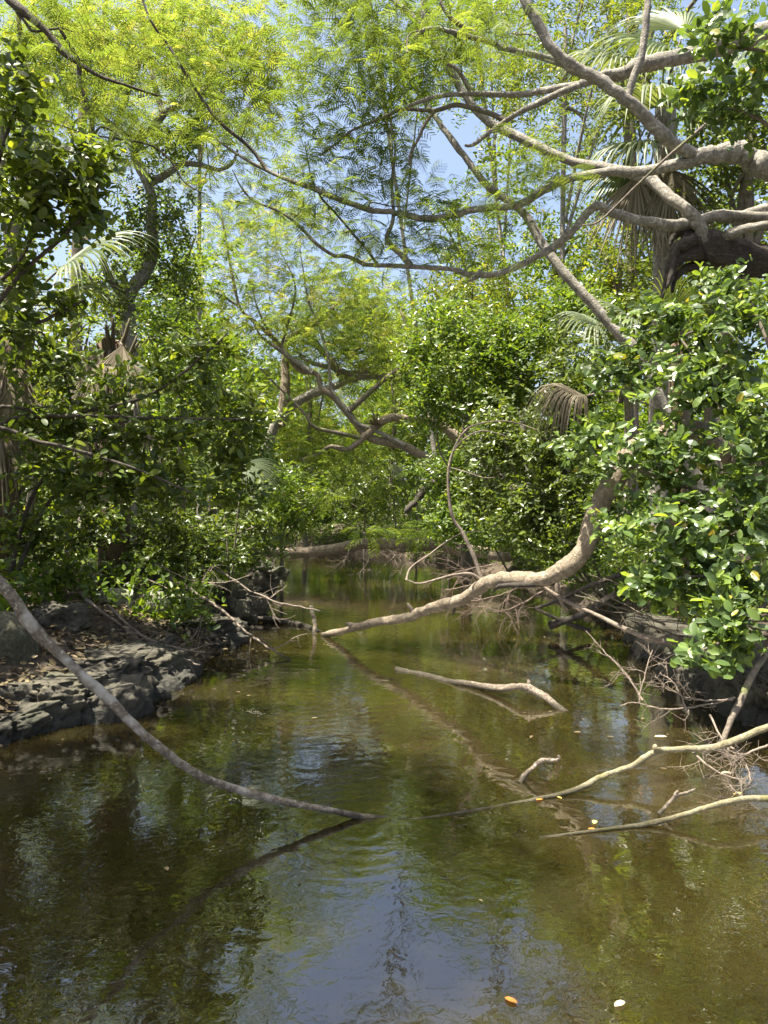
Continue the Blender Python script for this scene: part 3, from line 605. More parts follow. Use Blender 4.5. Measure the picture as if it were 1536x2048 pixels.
stick('stump_stick', 'short forked stub sticking out of the water above the long crooked branch',
      [([P(1040, 1566, 4.12), P(1052, 1548, 4.15), P(1068, 1533, 4.15), P(1084, 1521, 4.14), P(1100, 1520, 4.12), P(1116, 1521, 4.1)], .015, .008, 'stem'), ([P(1112, 1521, 4.1), P(1118, 1516, 4.1), P(1116, 1511, 4.1)], .010, .006, 'branch_stub')], 'drift', 'stick', 204, 8, .2)
stick('stump_stick', 'small forked stick in the water above the lowest right branch',
      [([P(1318, 1629, 3.66), P(1338, 1606, 3.68), P(1352, 1592, 3.68), P(1375, 1585, 3.66), P(1391, 1578, 3.64)], .010, .005, 'stem'), ([P(1350, 1594, 3.68), P(1352, 1586, 3.68), P(1356, 1582, 3.68)], .010, .006, 'branch_stub')], 'drift', 'stick', 205, 8, .2)
stick('floating_branch', 'forked driftwood branch arched just above the brown sunlit water',
      [([P(792, 1340, 7.06), P(838, 1349, 6.9), P(880, 1359, 6.66), P(915, 1366, 6.48), P(945, 1371, 6.35), P(1000, 1376, 6.1), P(1035, 1373, 5.95), P(1060, 1377, 5.88), P(1090, 1394, 5.76), P(1118, 1416, 5.66), P(1160, 1440, 5.55)], .030, .026, 'stem'), ([P(1056, 1374, 5.9), P(1057, 1365, 5.9), P(1056, 1359, 5.9)], .022, .006, 'branch_stub')], 'drift', 'branch', 206, 10, .16)
stick('stump_stick', 'thin upright stub standing in the water left of the dipping limb tip',
      [([P(628, 1266, 9.2), P(630, 1245, 9.25), P(624, 1225, 9.25), P(621, 1212, 9.25)], .028, .016, 'stem')], 'drift', 'stick', 207, 7, .15)
stick('sunken_log', 'dark wet log lying awash between the left ledge and the dipping limb tip',
      [([P(500, 1238, 10.2), P(560, 1243, 10.0), P(610, 1253, 9.7), P(640, 1266, 9.3)], .05, .035, 'stem')], 'bark_rot', 'log', 208, 9, .2)
stick('fallen_log', 'brown fallen trunk lying across the far end of the creek',
      [([P(470, 1092, 17.0), P(540, 1104, 17.2), P(600, 1106, 17.3), P(690, 1094, 17.4), P(740, 1087, 17.5), P(800, 1090, 17.5), P(860, 1087, 17.5), P(900, 1095, 17.4), P(950, 1102, 17.2), P(1000, 1108, 17.0), P(1060, 1100, 16.8)], .10, .17, 'stem')], 'bark_tan', 'log', 209, 12, .10)
stick('broken_snag', 'dark broken bough hanging at a slant left of the mid right bushes',
      [([P(960, 962, 16), P(905, 966, 16), P(862, 972, 16), P(838, 995, 16), P(812, 1024, 16)], .13, .06, 'stem'), ([P(905, 966, 16), P(880, 985, 16), P(868, 1000, 16)], .08, .02, 'splinter')], 'bark_rot', 'branch', 210, 9, .25)
stick('fallen_branch', 'straight pale dead branch from under the dipping limb to the right bank',
      [([P(1085, 1172, 6.6), P(1140, 1206, 6.4), P(1190, 1228, 6.2), P(1240, 1253, 6.0), P(1300, 1277, 5.85), P(1350, 1283, 5.75), (2.7, 5.9, .45)], .012, .022, 'stem'), ([P(1112, 1160, 6.7), P(1118, 1195, 6.7), P(1136, 1226, 6.75)], .02, .012, 'fork')], 'dead_twig', 'branch', 211, 8, .14)
stick('fallen_branch', 'dark bent sticks crossing in the shade below the dipping limb',
      [([P(1070, 1218, 9.0), P(1130, 1195, 9.0), P(1170, 1176, 8.8), P(1240, 1150, 8.6)], .02, .03, 'stem'), ([P(1100, 1250, 9.0), P(1160, 1232, 8.8), P(1230, 1190, 8.6)], .05, .04, 'stem'), ([P(1068, 1216, 9.0), P(1120, 1240, 8.9), P(1180, 1262, 8.8)], .016, .03, 'stem')], 'bark_rot', 'branch', 212, 7, .16)
stick('leaning_stake', 'dark leaning stick at the right edge rising from the twiggy brush',
      [([P(1440, 1492, 4.5), P(1462, 1440, 4.6), P(1482, 1400, 4.7), P(1510, 1340, 4.8), P(1540, 1295, 4.9), (2.7, 5.0, .9)], .018, .024, 'stem')], 'bark_mid', 'stick', 213, 8, .12)

def brush(name, label, mains, mat, seed, levels=2, nside=5, ln=.35, droop=.0, r=.006, cat='dead branch', base=None):
    rng = np.random.default_rng(seed); b = np.asarray(mains[0][0], float) if base is None else base
    root = empty(name, b, label, cat)
    fine = []
    def side(c, L, rr, lev):
        n = len(c)
        for k in range(nside if lev == levels else max(2, nside - 2)):
            i = int(rng.uniform(.15, .95) * (n - 1)); d = nrm(c[min(i + 1, n - 1)] - c[max(i - 1, 0)])
            dv = nrm(d * rng.uniform(.3, .9) + rng.normal(0, .6, 3) - UP * droop)
            l = L * rng.uniform(.4, 1); q = [c[i]]
            for s_ in range(4): dv = nrm(dv + rng.normal(0, .22, 3) - UP * droop * .35); q.append(q[-1] + dv * l / 4)
            q = catmull(q, 3); fine.append(tube_tris(q, np.linspace(rr, rr * .45, len(q)), 4))
            if lev > 1: side(q, L * .55, rr * .6, lev - 1)
    for m_ in mains:
        c = catmull(m_, 6); c[1:-1] += rng.normal(0, r * .5, (len(c) - 2, 3))
        V, f = tube_tris(c, np.linspace(r * 1.6, r * .7, len(c)), 6, .12, rng); mesh('stem', V, f, M[mat], root)
        side(c, ln, r * .55, levels)
    V, f = join(fine); o = mesh('twigs', V, f, M[mat], root); o['kind'] = 'stuff'
brush('dead_branch', 'long bare dead branch reaching from the left shrubs over the dark water', [PP([(255, 1055, 9.3), (330, 1100, 9.2), (400, 1130, 9.1), (440, 1143, 9.0), (500, 1180, 8.9), (560, 1205, 8.8), (640, 1222, 8.7)])], 'dead_twig', 301, 2, 6, .5, .12, .012)
brush('dead_branch', 'straight bare dead branch from the left bank with its tip in the water', [PP([(340, 1155, 8.4), (410, 1197, 8.3), (450, 1225, 8.2), (490, 1260, 8.0), (530, 1290, 7.8), (580, 1319, 7.5)])], 'dead_twig', 302, 2, 5, .5, .2, .012)
brush('dead_branch', 'bundle of dead twigs lying over the pale boulders and the sunlit ledge', [PP([(160, 1185, 7.4), (220, 1240, 7.2), (290, 1275, 7.0), (340, 1297, 6.9), (410, 1305, 6.8)]), PP([(170, 1200, 7.2), (240, 1250, 7.1), (300, 1295, 6.9), (345, 1308, 6.7), (400, 1330, 6.6)]), PP([(215, 1210, 7.3), (270, 1262, 7.1), (330, 1290, 6.9), (375, 1300, 6.8)])], 'dead_twig', 303, 2, 4, .4, .05, .010)
brush('dead_branch', 'fan of thin drooping dead twigs above the pale boulders on the left bank', [PP([(250, 1135, 8.4), (300, 1185, 8.2), (360, 1195, 8.0), (430, 1200, 8.0)]), PP([(270, 1150, 8.3), (340, 1180, 8.2), (400, 1230, 8.0), (390, 1290, 7.8)]), PP([(300, 1120, 8.6), (380, 1160, 8.4), (450, 1165, 8.3), (500, 1150, 8.2)])], 'dead_twig', 304, 2, 6, .45, .2, .006)
brush('dead_brush', 'tangle of reddish dead twigs at the water behind the dipping limb', [PP([(985, 1130, 10.5), (930, 1140, 10.6), (870, 1160, 10.8)]), PP([(1000, 1160, 9.8), (940, 1170, 10.0), (890, 1180, 10.2)]), PP([(1060, 1165, 9.4), (1000, 1190, 9.3), (930, 1205, 9.4)]), PP([(1090, 1180, 9.2), (1030, 1215, 9.0), (985, 1225, 9.1)])], 'red_twig', 305, 2, 9, .6, .1, .008)
brush('dead_brush', 'whitish bare twigs hanging below the far fallen trunk into the water', [PP([(700, 1098, 17), (690, 1120, 16.8), (660, 1135, 16.6)]), PP([(740, 1095, 17), (735, 1125, 16.8), (715, 1150, 16.5)]), PP([(770, 1098, 17), (790, 1110, 16.8), (770, 1130, 16.6)]), PP([(830, 1100, 17), (825, 1120, 16.8), (800, 1125, 16.6)])], 'dead_twig', 306, 2, 7, .7, .2, .010)
brush('dead_brush', 'open bare grey twigs standing over the brown water near the right edge', [PP([(1470, 1395, 4.7), (1400, 1412, 4.7), (1330, 1418, 4.75), (1270, 1405, 4.8), (1240, 1412, 4.8)]), PP([(1285, 1400, 4.8), (1250, 1345, 4.9), (1220, 1315, 5.0), (1172, 1262, 5.1)]), PP([(1465, 1400, 4.7), (1400, 1400, 4.7), (1350, 1385, 4.75), (1310, 1352, 4.8)]), PP([(1278, 1405, 4.8), (1288, 1355, 4.85), (1305, 1300, 4.9)]), PP([(1375, 1425, 4.7), (1350, 1370, 4.75), (1320, 1345, 4.8)])], 'dead_twig', 307, 2, 6, .22, -.05, .0042)
brush('dead_brush', 'lower clump of bare twigs and drifted leaves below the leaning right stick', [PP([(1440, 1480, 4.35), (1480, 1510, 4.2), (1500, 1560, 4.0), (1460, 1590, 3.9)]), PP([(1536, 1490, 4.2), (1490, 1510, 4.15), (1460, 1530, 4.1)]), PP([(1420, 1430, 4.5), (1450, 1490, 4.3), (1480, 1530, 4.1)]), PP([(1380, 1500, 4.25), (1430, 1540, 4.05), (1500, 1570, 3.95)]), PP([(1540, 1640, 3.7), (1480, 1590, 3.8), (1460, 1570, 3.85)])], 'dead_twig', 308, 2, 7, .26, 0, .0042)
brush('dead_brush', 'dark dead twigs tangled in the shade under the right shrub', [PP([(1290, 1230, 6.3), (1220, 1210, 6.4), (1150, 1190, 6.6)]), PP([(1330, 1250, 6.0), (1270, 1220, 6.2), (1190, 1180, 6.4)]), PP([(1300, 1200, 6.5), (1240, 1170, 6.6), (1180, 1150, 6.8)]), PP([(1400, 1290, 5.6), (1330, 1262, 5.9), (1270, 1240, 6.0)])], 'twig', 309, 2, 5, .45, .08, .006)

# ------------------------------------------------------------------ shrubs with rounded glossy leaves
def shrub(name, label, base, seed, stems, bl, mat, Lr, nleaf, tw, parts, sub=1, wratio=.58, tpl=None, key=None, bark='twig', stem_r=.022, stem_mat=None, face=None):
    face = face if face is not None else ((-.45, -.45, .62) if base[0] > 0 else (.35, -.45, .68))
    t = Plant(name, label, 'shrub', base, seed)
    for s_ in stems: t.limb([base - [0, 0, .1], *s_], stem_r, stem_r * .4, stem_mat or bark, 'stem', 7, .25)
    r = t.rng; T = above(blobs(r, bl), .10); t.reach(T, .0025, .005); t.twigs(bark); p, d = t.take()
    pos, ax, nn = leafy(r, p, d, nleaf, tw, .1, .9, sub, face=face)
    L = r.uniform(Lr[0], Lr[1], len(pos))
    t.put(tpl or LEAF_HIS, pos, ax, nn, L, L * wratio, mat, parts, 'leaf', key)
    return t
shrub('cocoplum_shrub', 'big pale green round-leaved shrub overhanging the water on the right', G(3.3, 6.0), 401,
      [PP([(1560, 1000, 5.8), (1420, 760, 5.9), (1340, 650, 6.2)]), PP([(1520, 1050, 5.6), (1330, 960, 5.7), (1190, 910, 6.1)]), PP([(1540, 1150, 5.4), (1440, 1150, 5.2), (1300, 1160, 5.2)]), PP([(1560, 1200, 5.2), (1470, 1270, 4.9), (1380, 1310, 4.65)]), PP([(1600, 900, 5.5), (1540, 700, 5.6), (1500, 600, 5.8)])],
      [(1450, 570, 80, 45, 6.3, .3, 26), (1330, 640, 110, 60, 6.4, .4, 44), (1470, 640, 100, 90, 6.0, .4, 52), (1240, 740, 90, 60, 6.5, .4, 40), (1400, 770, 140, 90, 5.9, .5, 80), (1170, 880, 90, 60, 6.4, .3, 28), (1330, 900, 150, 70, 5.8, .5, 75), (1490, 880, 80, 110, 5.5, .4, 55), (1250, 1050, 80, 60, 5.8, .3, 26), (1390, 1060, 140, 80, 5.4, .4, 85), (1340, 1170, 110, 45, 5.3, .3, 50), (1470, 1170, 80, 80, 5.1, .3, 52), (1450, 1262, 75, 45, 4.9, .25, 32), (1385, 1325, 38, 24, 4.7, .12, 7), (1520, 1020, 60, 120, 5.2, .3, 24)],
      'cocoplum_pale', (.045, .108), 10, .28, 300, 1, .58)
shrub('cocoplum_shrub', 'bright lime-leaved sprays hanging in from the upper right corner', G(3.9, 4.6), 402,
      [[(3.5, 4.5, 2.5), P(1640, 250, 4.6), P(1560, 120, 4.6), P(1450, 90, 4.6)], [(3.4, 4.5, 2.6), P(1620, 330, 4.8), P(1520, 240, 4.8), P(1400, 200, 4.9)]],
      [(1450, 60, 70, 30, 4.6, .25, 14), (1470, 190, 80, 60, 4.9, .3, 26), (1390, 200, 60, 40, 5.0, .2, 14), (1520, 130, 40, 70, 4.7, .3, 14), (1440, 20, 40, 14, 4.5, .2, 5)],
      'cocoplum_pale', (.06, .095), 9, .28, 110, 1, .62)
shrub('cocoplum_shrub', 'dark glossy round-leaved shrub filling the upper left edge', G(-3.6, 5.4), 403,
      [[(-3.4, 5.3, 1.5), P(-60, 640, 5.2), P(40, 520, 5.1), P(100, 380, 5.0)], [(-3.3, 5.3, 1.8), P(0, 600, 5.2), P(120, 480, 5.1), P(180, 420, 5.1)], [(-3.4, 5.2, 2.0), P(-40, 420, 5.0), P(20, 250, 5.0), P(60, 150, 5.0)], [(-3.3, 5.4, 1.4), P(-20, 700, 5.4), P(90, 640, 5.4), P(170, 600, 5.5)]],
      [(30, 180, 60, 110, 5.0, .4, 30), (90, 330, 100, 80, 5.1, .4, 48), (60, 430, 90, 80, 5.2, .4, 40), (190, 330, 60, 60, 5.2, .3, 26), (180, 420, 60, 50, 5.3, .3, 22), (40, 560, 70, 60, 5.4, .3, 18), (120, 610, 90, 30, 5.5, .3, 12), (20, 660, 50, 60, 5.4, .3, 18)],
      'cocoplum', (.06, .10), 9, .28, 280, 1, .60, bark='bark_dark')
shrub('cocoplum_shrub', 'tangled glossy shrub with long level stems in the left middle', G(-3.5, 7.0), 404,
      [PP([(-20, 880, 6.6), (140, 830, 6.6), (300, 790, 6.7), (430, 690, 6.8), (455, 665, 6.8)]), PP([(-30, 850, 6.5), (120, 832, 6.5), (300, 836, 6.6), (500, 838, 6.8)]), PP([(-30, 885, 6.3), (80, 885, 6.3), (185, 910, 6.4), (290, 945, 6.5), (380, 985, 6.6)]), PP([(60, 1000, 7.2), (145, 880, 7.2), (120, 720, 7.0), (60, 640, 6.8)]), PP([(100, 1000, 7.2), (220, 960, 7.2), (330, 890, 7.2), (430, 850, 7.2)])],
      [(80, 720, 110, 70, 6.8, .5, 60), (240, 760, 110, 60, 6.9, .5, 40), (390, 700, 110, 45, 6.9, .3, 34), (430, 780, 110, 50, 7.0, .4, 40), (120, 860, 130, 70, 6.7, .4, 70), (300, 880, 140, 60, 6.8, .4, 70), (470, 900, 90, 60, 7.2, .4, 36), (130, 960, 130, 60, 6.8, .5, 70), (300, 980, 140, 50, 7.0, .5, 75), (460, 990, 90, 50, 7.4, .4, 36), (520, 820, 60, 50, 7.3, .3, 16)],
      'cocoplum', (.06, .105), 9, .28, 300, 1, .52, bark='bark_dark')
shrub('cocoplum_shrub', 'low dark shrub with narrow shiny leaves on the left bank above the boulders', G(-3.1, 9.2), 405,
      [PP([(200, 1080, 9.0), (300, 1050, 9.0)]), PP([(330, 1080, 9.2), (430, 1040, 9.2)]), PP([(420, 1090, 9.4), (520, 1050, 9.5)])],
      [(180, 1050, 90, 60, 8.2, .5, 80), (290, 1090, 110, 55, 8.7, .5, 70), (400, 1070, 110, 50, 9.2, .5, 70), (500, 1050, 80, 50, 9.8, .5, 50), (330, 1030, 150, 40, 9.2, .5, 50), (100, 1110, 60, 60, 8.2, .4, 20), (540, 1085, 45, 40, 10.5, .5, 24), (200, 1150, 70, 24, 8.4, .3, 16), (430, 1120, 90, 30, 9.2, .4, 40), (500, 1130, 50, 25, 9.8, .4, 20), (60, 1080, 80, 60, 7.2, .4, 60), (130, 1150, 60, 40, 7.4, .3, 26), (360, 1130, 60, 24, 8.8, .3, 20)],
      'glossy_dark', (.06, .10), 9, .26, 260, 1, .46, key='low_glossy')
shrub('cocoplum_shrub', 'small-leaved bright green bush left of the creek behind the palm stump', G(-3.6, 10.6), 406,
      [PP([(330, 900, 10.5), (400, 760, 10.5)]), PP([(420, 920, 10.5), (480, 820, 10.5)])],
      [(360, 740, 90, 80, 10.6, .7, 80), (450, 740, 80, 90, 10.6, .7, 80), (480, 860, 80, 90, 10.6, .7, 80), (380, 880, 90, 90, 10.4, .6, 80), (520, 960, 60, 70, 11, .6, 50), (320, 640, 60, 60, 11, .6, 40)],
      'mid_green', (.06, .10), 9, .3, 120, 2, .52, [LEAF_MID], key='mid_bush')

# mid-distance bushes along the right bank
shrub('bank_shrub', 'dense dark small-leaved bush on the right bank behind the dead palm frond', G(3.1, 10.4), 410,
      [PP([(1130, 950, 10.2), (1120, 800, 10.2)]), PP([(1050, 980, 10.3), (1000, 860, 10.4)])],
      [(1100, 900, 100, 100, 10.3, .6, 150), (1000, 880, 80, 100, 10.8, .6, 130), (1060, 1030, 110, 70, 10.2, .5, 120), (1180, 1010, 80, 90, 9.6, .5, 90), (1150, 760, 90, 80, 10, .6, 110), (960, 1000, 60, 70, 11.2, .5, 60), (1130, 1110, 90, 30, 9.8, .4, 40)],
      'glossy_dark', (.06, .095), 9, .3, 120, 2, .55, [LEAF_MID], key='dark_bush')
shrub('bank_shrub', 'sunlit leafy bush on the right bank below the level forked limb', G(3.3, 12.2), 411,
      [PP([(1000, 900, 12), (980, 700, 12)]), PP([(900, 940, 12.4), (880, 780, 12.6)])],
      [(960, 700, 110, 90, 12, .8, 170), (1060, 690, 90, 80, 11.5, .7, 130), (870, 790, 90, 80, 12.8, .7, 130), (1000, 800, 110, 60, 12, .7, 120), (900, 640, 80, 60, 12.6, .7, 90), (1160, 620, 90, 80, 11, .7, 110), (840, 700, 60, 60, 13, .6, 60)],
      'mid_green', (.065, .105), 9, .32, 120, 2, .5, [LEAF_MID], key='mid_bush2')
shrub('bank_shrub', 'shaded evergreen bush at the far right end of the creek', G(2.7, 15.2), 412,
      [PP([(960, 1040, 15), (930, 960, 15)])],
      [(930, 1040, 90, 60, 14.8, .7, 150), (900, 960, 80, 70, 15.2, .7, 130), (1010, 1070, 70, 40, 13.8, .6, 80)],
      'mid_green', (.07, .11), 9, .32, 80, 2, .5, [LEAF_MID], key='mid_bush2')

# ------------------------------------------------------------------ trees further back
def back_tree(name, label, px, D, top, bot, hw, mat, style, n, seed, bark='bark_mid', rD=None, extra=None, cx=None, L=None, sub=2, tr=None, density=1.0, cat='tree'):
    x = (px - 768) / F * D; b = G(x, D)
    t = Plant(name, label, cat, b, seed); r = t.rng
    cxp = px if cx is None else cx
    c = P(cxp, (top + bot) / 2, D); rz = (bot - top) / 2 / F * D; rx = hw / F * D; rd = rD or min(rx, 2.5)
    tr = tr or .05 + .012 * (c[2] - b[2])
    topz = c + np.array([0, 0, rz * .35])
    t.limb([b - [0, 0, .2], b + (c - b) * .4 + r.normal(0, .15, 3) * [1, 1, 0], c, topz], tr, tr * .3, bark, 'trunk', 9, .45)
    for k in range(5):
        v = nrm(r.normal(size=3)) * .75; e = c + v * [rx, rd, rz]; s0 = b + (c - b) * r.uniform(.55, 1)
        t.limb([s0, (s0 + e) / 2 + [0, 0, .1 * rz], e], tr * .5, tr * .15, bark, 'limb', 6)
    v = nrm(r.normal(size=(n, 3))) * (r.uniform(0, 1, (n, 1)) ** .42)
    v *= 1 + .22 * np.sin(v[:, :1] * 5 + seed) + .18 * np.sin(v[:, 2:] * 7 + seed * 2)
    T = above(c + v * [rx, rd, rz], .15)
    t.reach(T, .004, .006); t.twigs(bark); p, d = t.take()
    if style == 'frond':
        pos, ax, nn = fronds_at(r, p, d, sub, .16); l = r.uniform(.17, .34, len(pos)) * (L or 1); t.put(FROND_FAR, pos, ax, nn, l, l, mat)
    else:
        lo, hi = L or (.07, .12)
        tp = {'mid': LEAF_MID, 'lo': LEAF_LO, 'lance': LEAF_LANCE}[style]
        pos, ax, nn = leafy(r, p, d, 9, .38, .1, .9, sub, .8, .7 if style != 'lance' else .3)
        if style == 'lance': ax = nrm(ax - UP * .5)
        l = r.uniform(lo, hi, len(pos)); t.put([tp], pos, ax, nn, l, l * (.5 if style != 'lance' else .28), mat)
    return t

def tall_left():
    b = G(-4.4, 13.2)
    t = Plant('lacy_tree', 'tall pale crooked trunk on the left with a lacy yellow-green crown', 'tree', b, 501)
    t.limb([b - [0, 0, .2], P(262, 860, 13.2), P(260, 677, 13.2), P(259, 628, 13.2), P(258, 595, 13.2), P(272, 567, 13.2), P(290, 545, 13.2), P(304, 515, 13.2), P(306, 480, 13.2), P(303, 439, 13.2), P(302, 391, 13.2), P(288, 352, 13.2), P(270, 311, 13.2), P(278, 279, 13.2), P(300, 260, 13.2), P(326, 231, 13.2), P(358, 212, 13.2), P(384, 195, 13.2), P(404, 187, 13.2)], .13, .045, 'bark_pale', 'trunk', 10, .6)
    t.limb(PP([(259, 600, 13.2), (240, 582, 13.1), (222, 560, 13), (205, 520, 12.9)]), .1, .05, 'bark_mid', 'limb', 8)
    t.limb(PP([(404, 187, 13.2), (416, 163, 13.2), (421, 140, 13.2), (423, 114, 13.2), (450, 105, 13.3), (480, 90, 13.3)]), .055, .02, 'bark_pale', 'limb', 7)
    t.limb(PP([(404, 187, 13.2), (430, 194, 13.2), (446, 193, 13.2), (448, 174, 13.2), (482, 163, 13.2), (520, 165, 13.3), (560, 150, 13.4)]), .05, .015, 'bark_pale', 'limb', 7)
    t.limb(PP([(300, 365, 13.2), (330, 350, 13.2), (352, 335, 13.2), (368, 326, 13.2), (407, 332, 13.2), (440, 339, 13.3), (465, 325, 13.3), (475, 300, 13.4)]), .07, .02, 'bark_pale', 'limb', 7)
    t.limb(PP([(275, 290, 13.2), (200, 230, 13.3), (140, 160, 13.4), (80, 60, 13.5), (60, -40, 13.5)]), .06, .02, 'bark_pale', 'limb', 7)
    t.limb(PP([(326, 231, 13.2), (300, 130, 13.4), (280, 40, 13.5), (270, -60, 13.5)]), .05, .02, 'bark_pale', 'limb', 7)
    r = t.rng
    T = blobs(r, [(450, 90, 150, 90, 12.6, 1.1, 230), (300, 60, 140, 80, 12.8, 1.1, 190), (130, 80, 150, 110, 13, 1.1, 230), (520, 160, 70, 80, 12.6, .9, 80), (420, 230, 90, 60, 12.8, .7, 50), (60, 200, 90, 90, 13, 1, 90), (220, 170, 90, 70, 12.9, .9, 80)])
    t.reach(T, .004, .005, .3); t.twigs('twig'); p, d = t.take()
    pos, ax, nn = fronds_at(r, p, d, 3, .2); l = r.uniform(.15, .27, len(pos)); t.put(FROND_FAR, pos, ax, nn, l, l, 'lacy_yellow')
    T = blobs(r, [(330, 440, 70, 100, 13, .7, 80), (250, 480, 70, 80, 13, .7, 60), (350, 580, 60, 80, 13, .7, 60), (230, 600, 50, 60, 13, .6, 40), (320, 300, 90, 50, 13.4, .6, 40), (370, 270, 60, 40, 13.4, .6, 30)])
    t.reach(T, .004, .005); t.twigs('twig'); p, d = t.take()
    pos, ax, nn = leafy(r, p, d, 9, .3, .08, .8, 2, up=.5); l = r.uniform(.055, .095, len(pos)); t.put([LEAF_MID], pos, ax, nn, l, l * .5, 'glossy_dark')
tall_left()
def near_left():
    b = G(-5.2, 6.4)
    t = Plant('overhanging_tree', 'dark crooked branch dropping in from the upper left corner with feathery leaves', 'tree', b, 502)
    t.limb([b - [0, 0, .2], b + [.1, 0, 2.4], b + [.5, 0, 4.6], P(-120, -120, 6.2), P(20, 0, 6.1), P(59, 33, 6.1), P(91, 62, 6.1), P(130, 107, 6.1), P(156, 126, 6.1), P(202, 153, 6.1), P(260, 173, 6.1), P(326, 195, 6.2)], .075, .008, 'bark_dark', 'trunk', 8, .8, taper=.55)
    t.limb(PP([(120, 55, 6.0), (124, 65, 6.0), (146, 101, 6.05), (158, 130, 6.1), (160, 166, 6.1), (173, 208, 6.1), (185, 254, 6.1), (183, 303, 6.1)]), .014, .018, 'bark_dark', 'branch', 7)
    t.limb(PP([(186, 272, 6.1), (202, 254, 6.1), (228, 264, 6.1), (234, 277, 6.1), (163, 264, 6.1), (88, 239, 6.1)]), .010, .006, 'bark_dark', 'branch', 6)
    t.limb(PP([(30, 18, 6.1), (55, 50, 6.1), (68, 62, 6.1), (110, 58, 6.1), (130, 58, 6.1), (165, 70, 6.1)]), .013, .006, 'bark_dark', 'branch', 6)
    t.limb(PP([(234, 277, 6.1), (300, 290, 6.1), (340, 320, 6.1), (370, 365, 6.1), (410, 388, 6.1)]), .010, .004, 'bark_dark', 'branch', 6)
    r = t.rng
    T = blobs(r, [(230, 240, 90, 50, 6.2, .4, 26), (130, 150, 90, 60, 6.2, .4, 24), (60, 60, 80, 60, 6.2, .4, 22), (300, 270, 60, 40, 6.2, .3, 12), (250, 90, 70, 60, 6.3, .4, 14), (160, 30, 80, 40, 6.3, .4, 12)])
    t.reach(T, .0028, .006); t.twigs('bark_dark'); p, d = t.take()
    pos, ax, nn = fronds_at(r, p, d, 3, .11); L = r.uniform(.12, .21, len(pos)); t.put(FROND, pos, ax, nn, L, L, 'lacy', 200, 'frond', 'lacy_fine', ptpl=FROND_FINE)
near_left()
def centre_tree():
    b = G(4.0, 17.2)
    t = Plant('lacy_tree', 'yellow-green feathery tree leaning left over the middle of the creek', 'tree', b, 503)
    t.limb([b - [0, 0, .2], P(1080, 1010, 17.1), P(990, 965, 17.1), P(897, 932, 17.1), P(842, 909, 17.1), P(803, 890, 17.1), P(747, 878, 17.1), P(721, 860, 17.1), P(698, 828, 17.1), P(669, 795, 17.1), P(643, 776, 17.1), P(633, 748, 17.1), P(598, 740, 17.1), P(562, 694, 17.1), P(516, 649, 17.2), P(481, 616, 17.2), P(465, 551, 17.3), P(449, 463, 17.4), P(440, 420, 17.4)], .12, .018, 'bark_tan', 'trunk', 10, .4)
    t.limb(PP([(810, 890, 17.0), (741, 857, 17.0), (715, 846, 17.0), (682, 808, 17.0), (663, 776, 17.0), (656, 714, 17.0), (640, 659, 17.0), (620, 610, 17.0), (612, 577, 17.0), (600, 500, 17.0)]), .055, .015, 'bark_pale', 'limb', 8)
    t.limb(PP([(698, 822, 17.0), (734, 789, 17.0), (780, 750, 17.0), (816, 727, 17.0), (829, 698, 17.0), (800, 620, 17.0)]), .075, .02, 'bark_mid', 'limb', 7)
    t.limb(PP([(725, 877, 17.0), (682, 867, 16.9), (630, 854, 16.8), (607, 825, 16.8), (565, 782, 16.8), (520, 737, 16.8)]), .055, .015, 'bark_mid', 'limb', 7)
    t.limb(PP([(625, 745, 17.0), (600, 730, 17.0), (560, 700, 17.0), (545, 690, 17.0), (520, 670, 17.0), (500, 630, 17.0)]), .07, .02, 'bark_pale', 'limb', 7)
    t.limb(PP([(562, 694, 17.1), (578, 640, 17.1), (590, 570, 17.1), (560, 500, 17.2)]), .035, .012, 'bark_mid', 'limb', 6)
    t.limb(PP([(560, 690, 17.0), (530, 650, 17.0), (510, 600, 17.0), (505, 560, 17.0)]), .03, .012, 'bark_mid', 'limb', 6)
    t.limb(PP([(481, 616, 17.2), (440, 590, 17.2), (400, 575, 17.2)]), .03, .01, 'bark_mid', 'limb', 6)
    r = t.rng
    T = blobs(r, [(470, 470, 90, 70, 17.3, 1, 130), (570, 460, 90, 70, 17.3, 1, 120), (430, 560, 60, 80, 17.3, 1, 90), (540, 580, 100, 80, 17.1, 1, 150), (660, 560, 90, 90, 17.1, 1, 130), (640, 660, 90, 60, 17.0, .9, 80), (740, 600, 80, 80, 17.2, .9, 90), (500, 660, 70, 40, 16.9, .8, 50), (640, 440, 60, 40, 17.3, .8, 40), (760, 680, 60, 50, 17.1, .8, 30)])
    t.reach(T, .004, .005); t.twigs('twig'); p, d = t.take()
    pos, ax, nn = fronds_at(r, p, d, 2, .18); l = r.uniform(.16, .28, len(pos)); t.put(FROND_FAR, pos, ax, nn, l, l, 'lacy_yellow')
centre_tree()
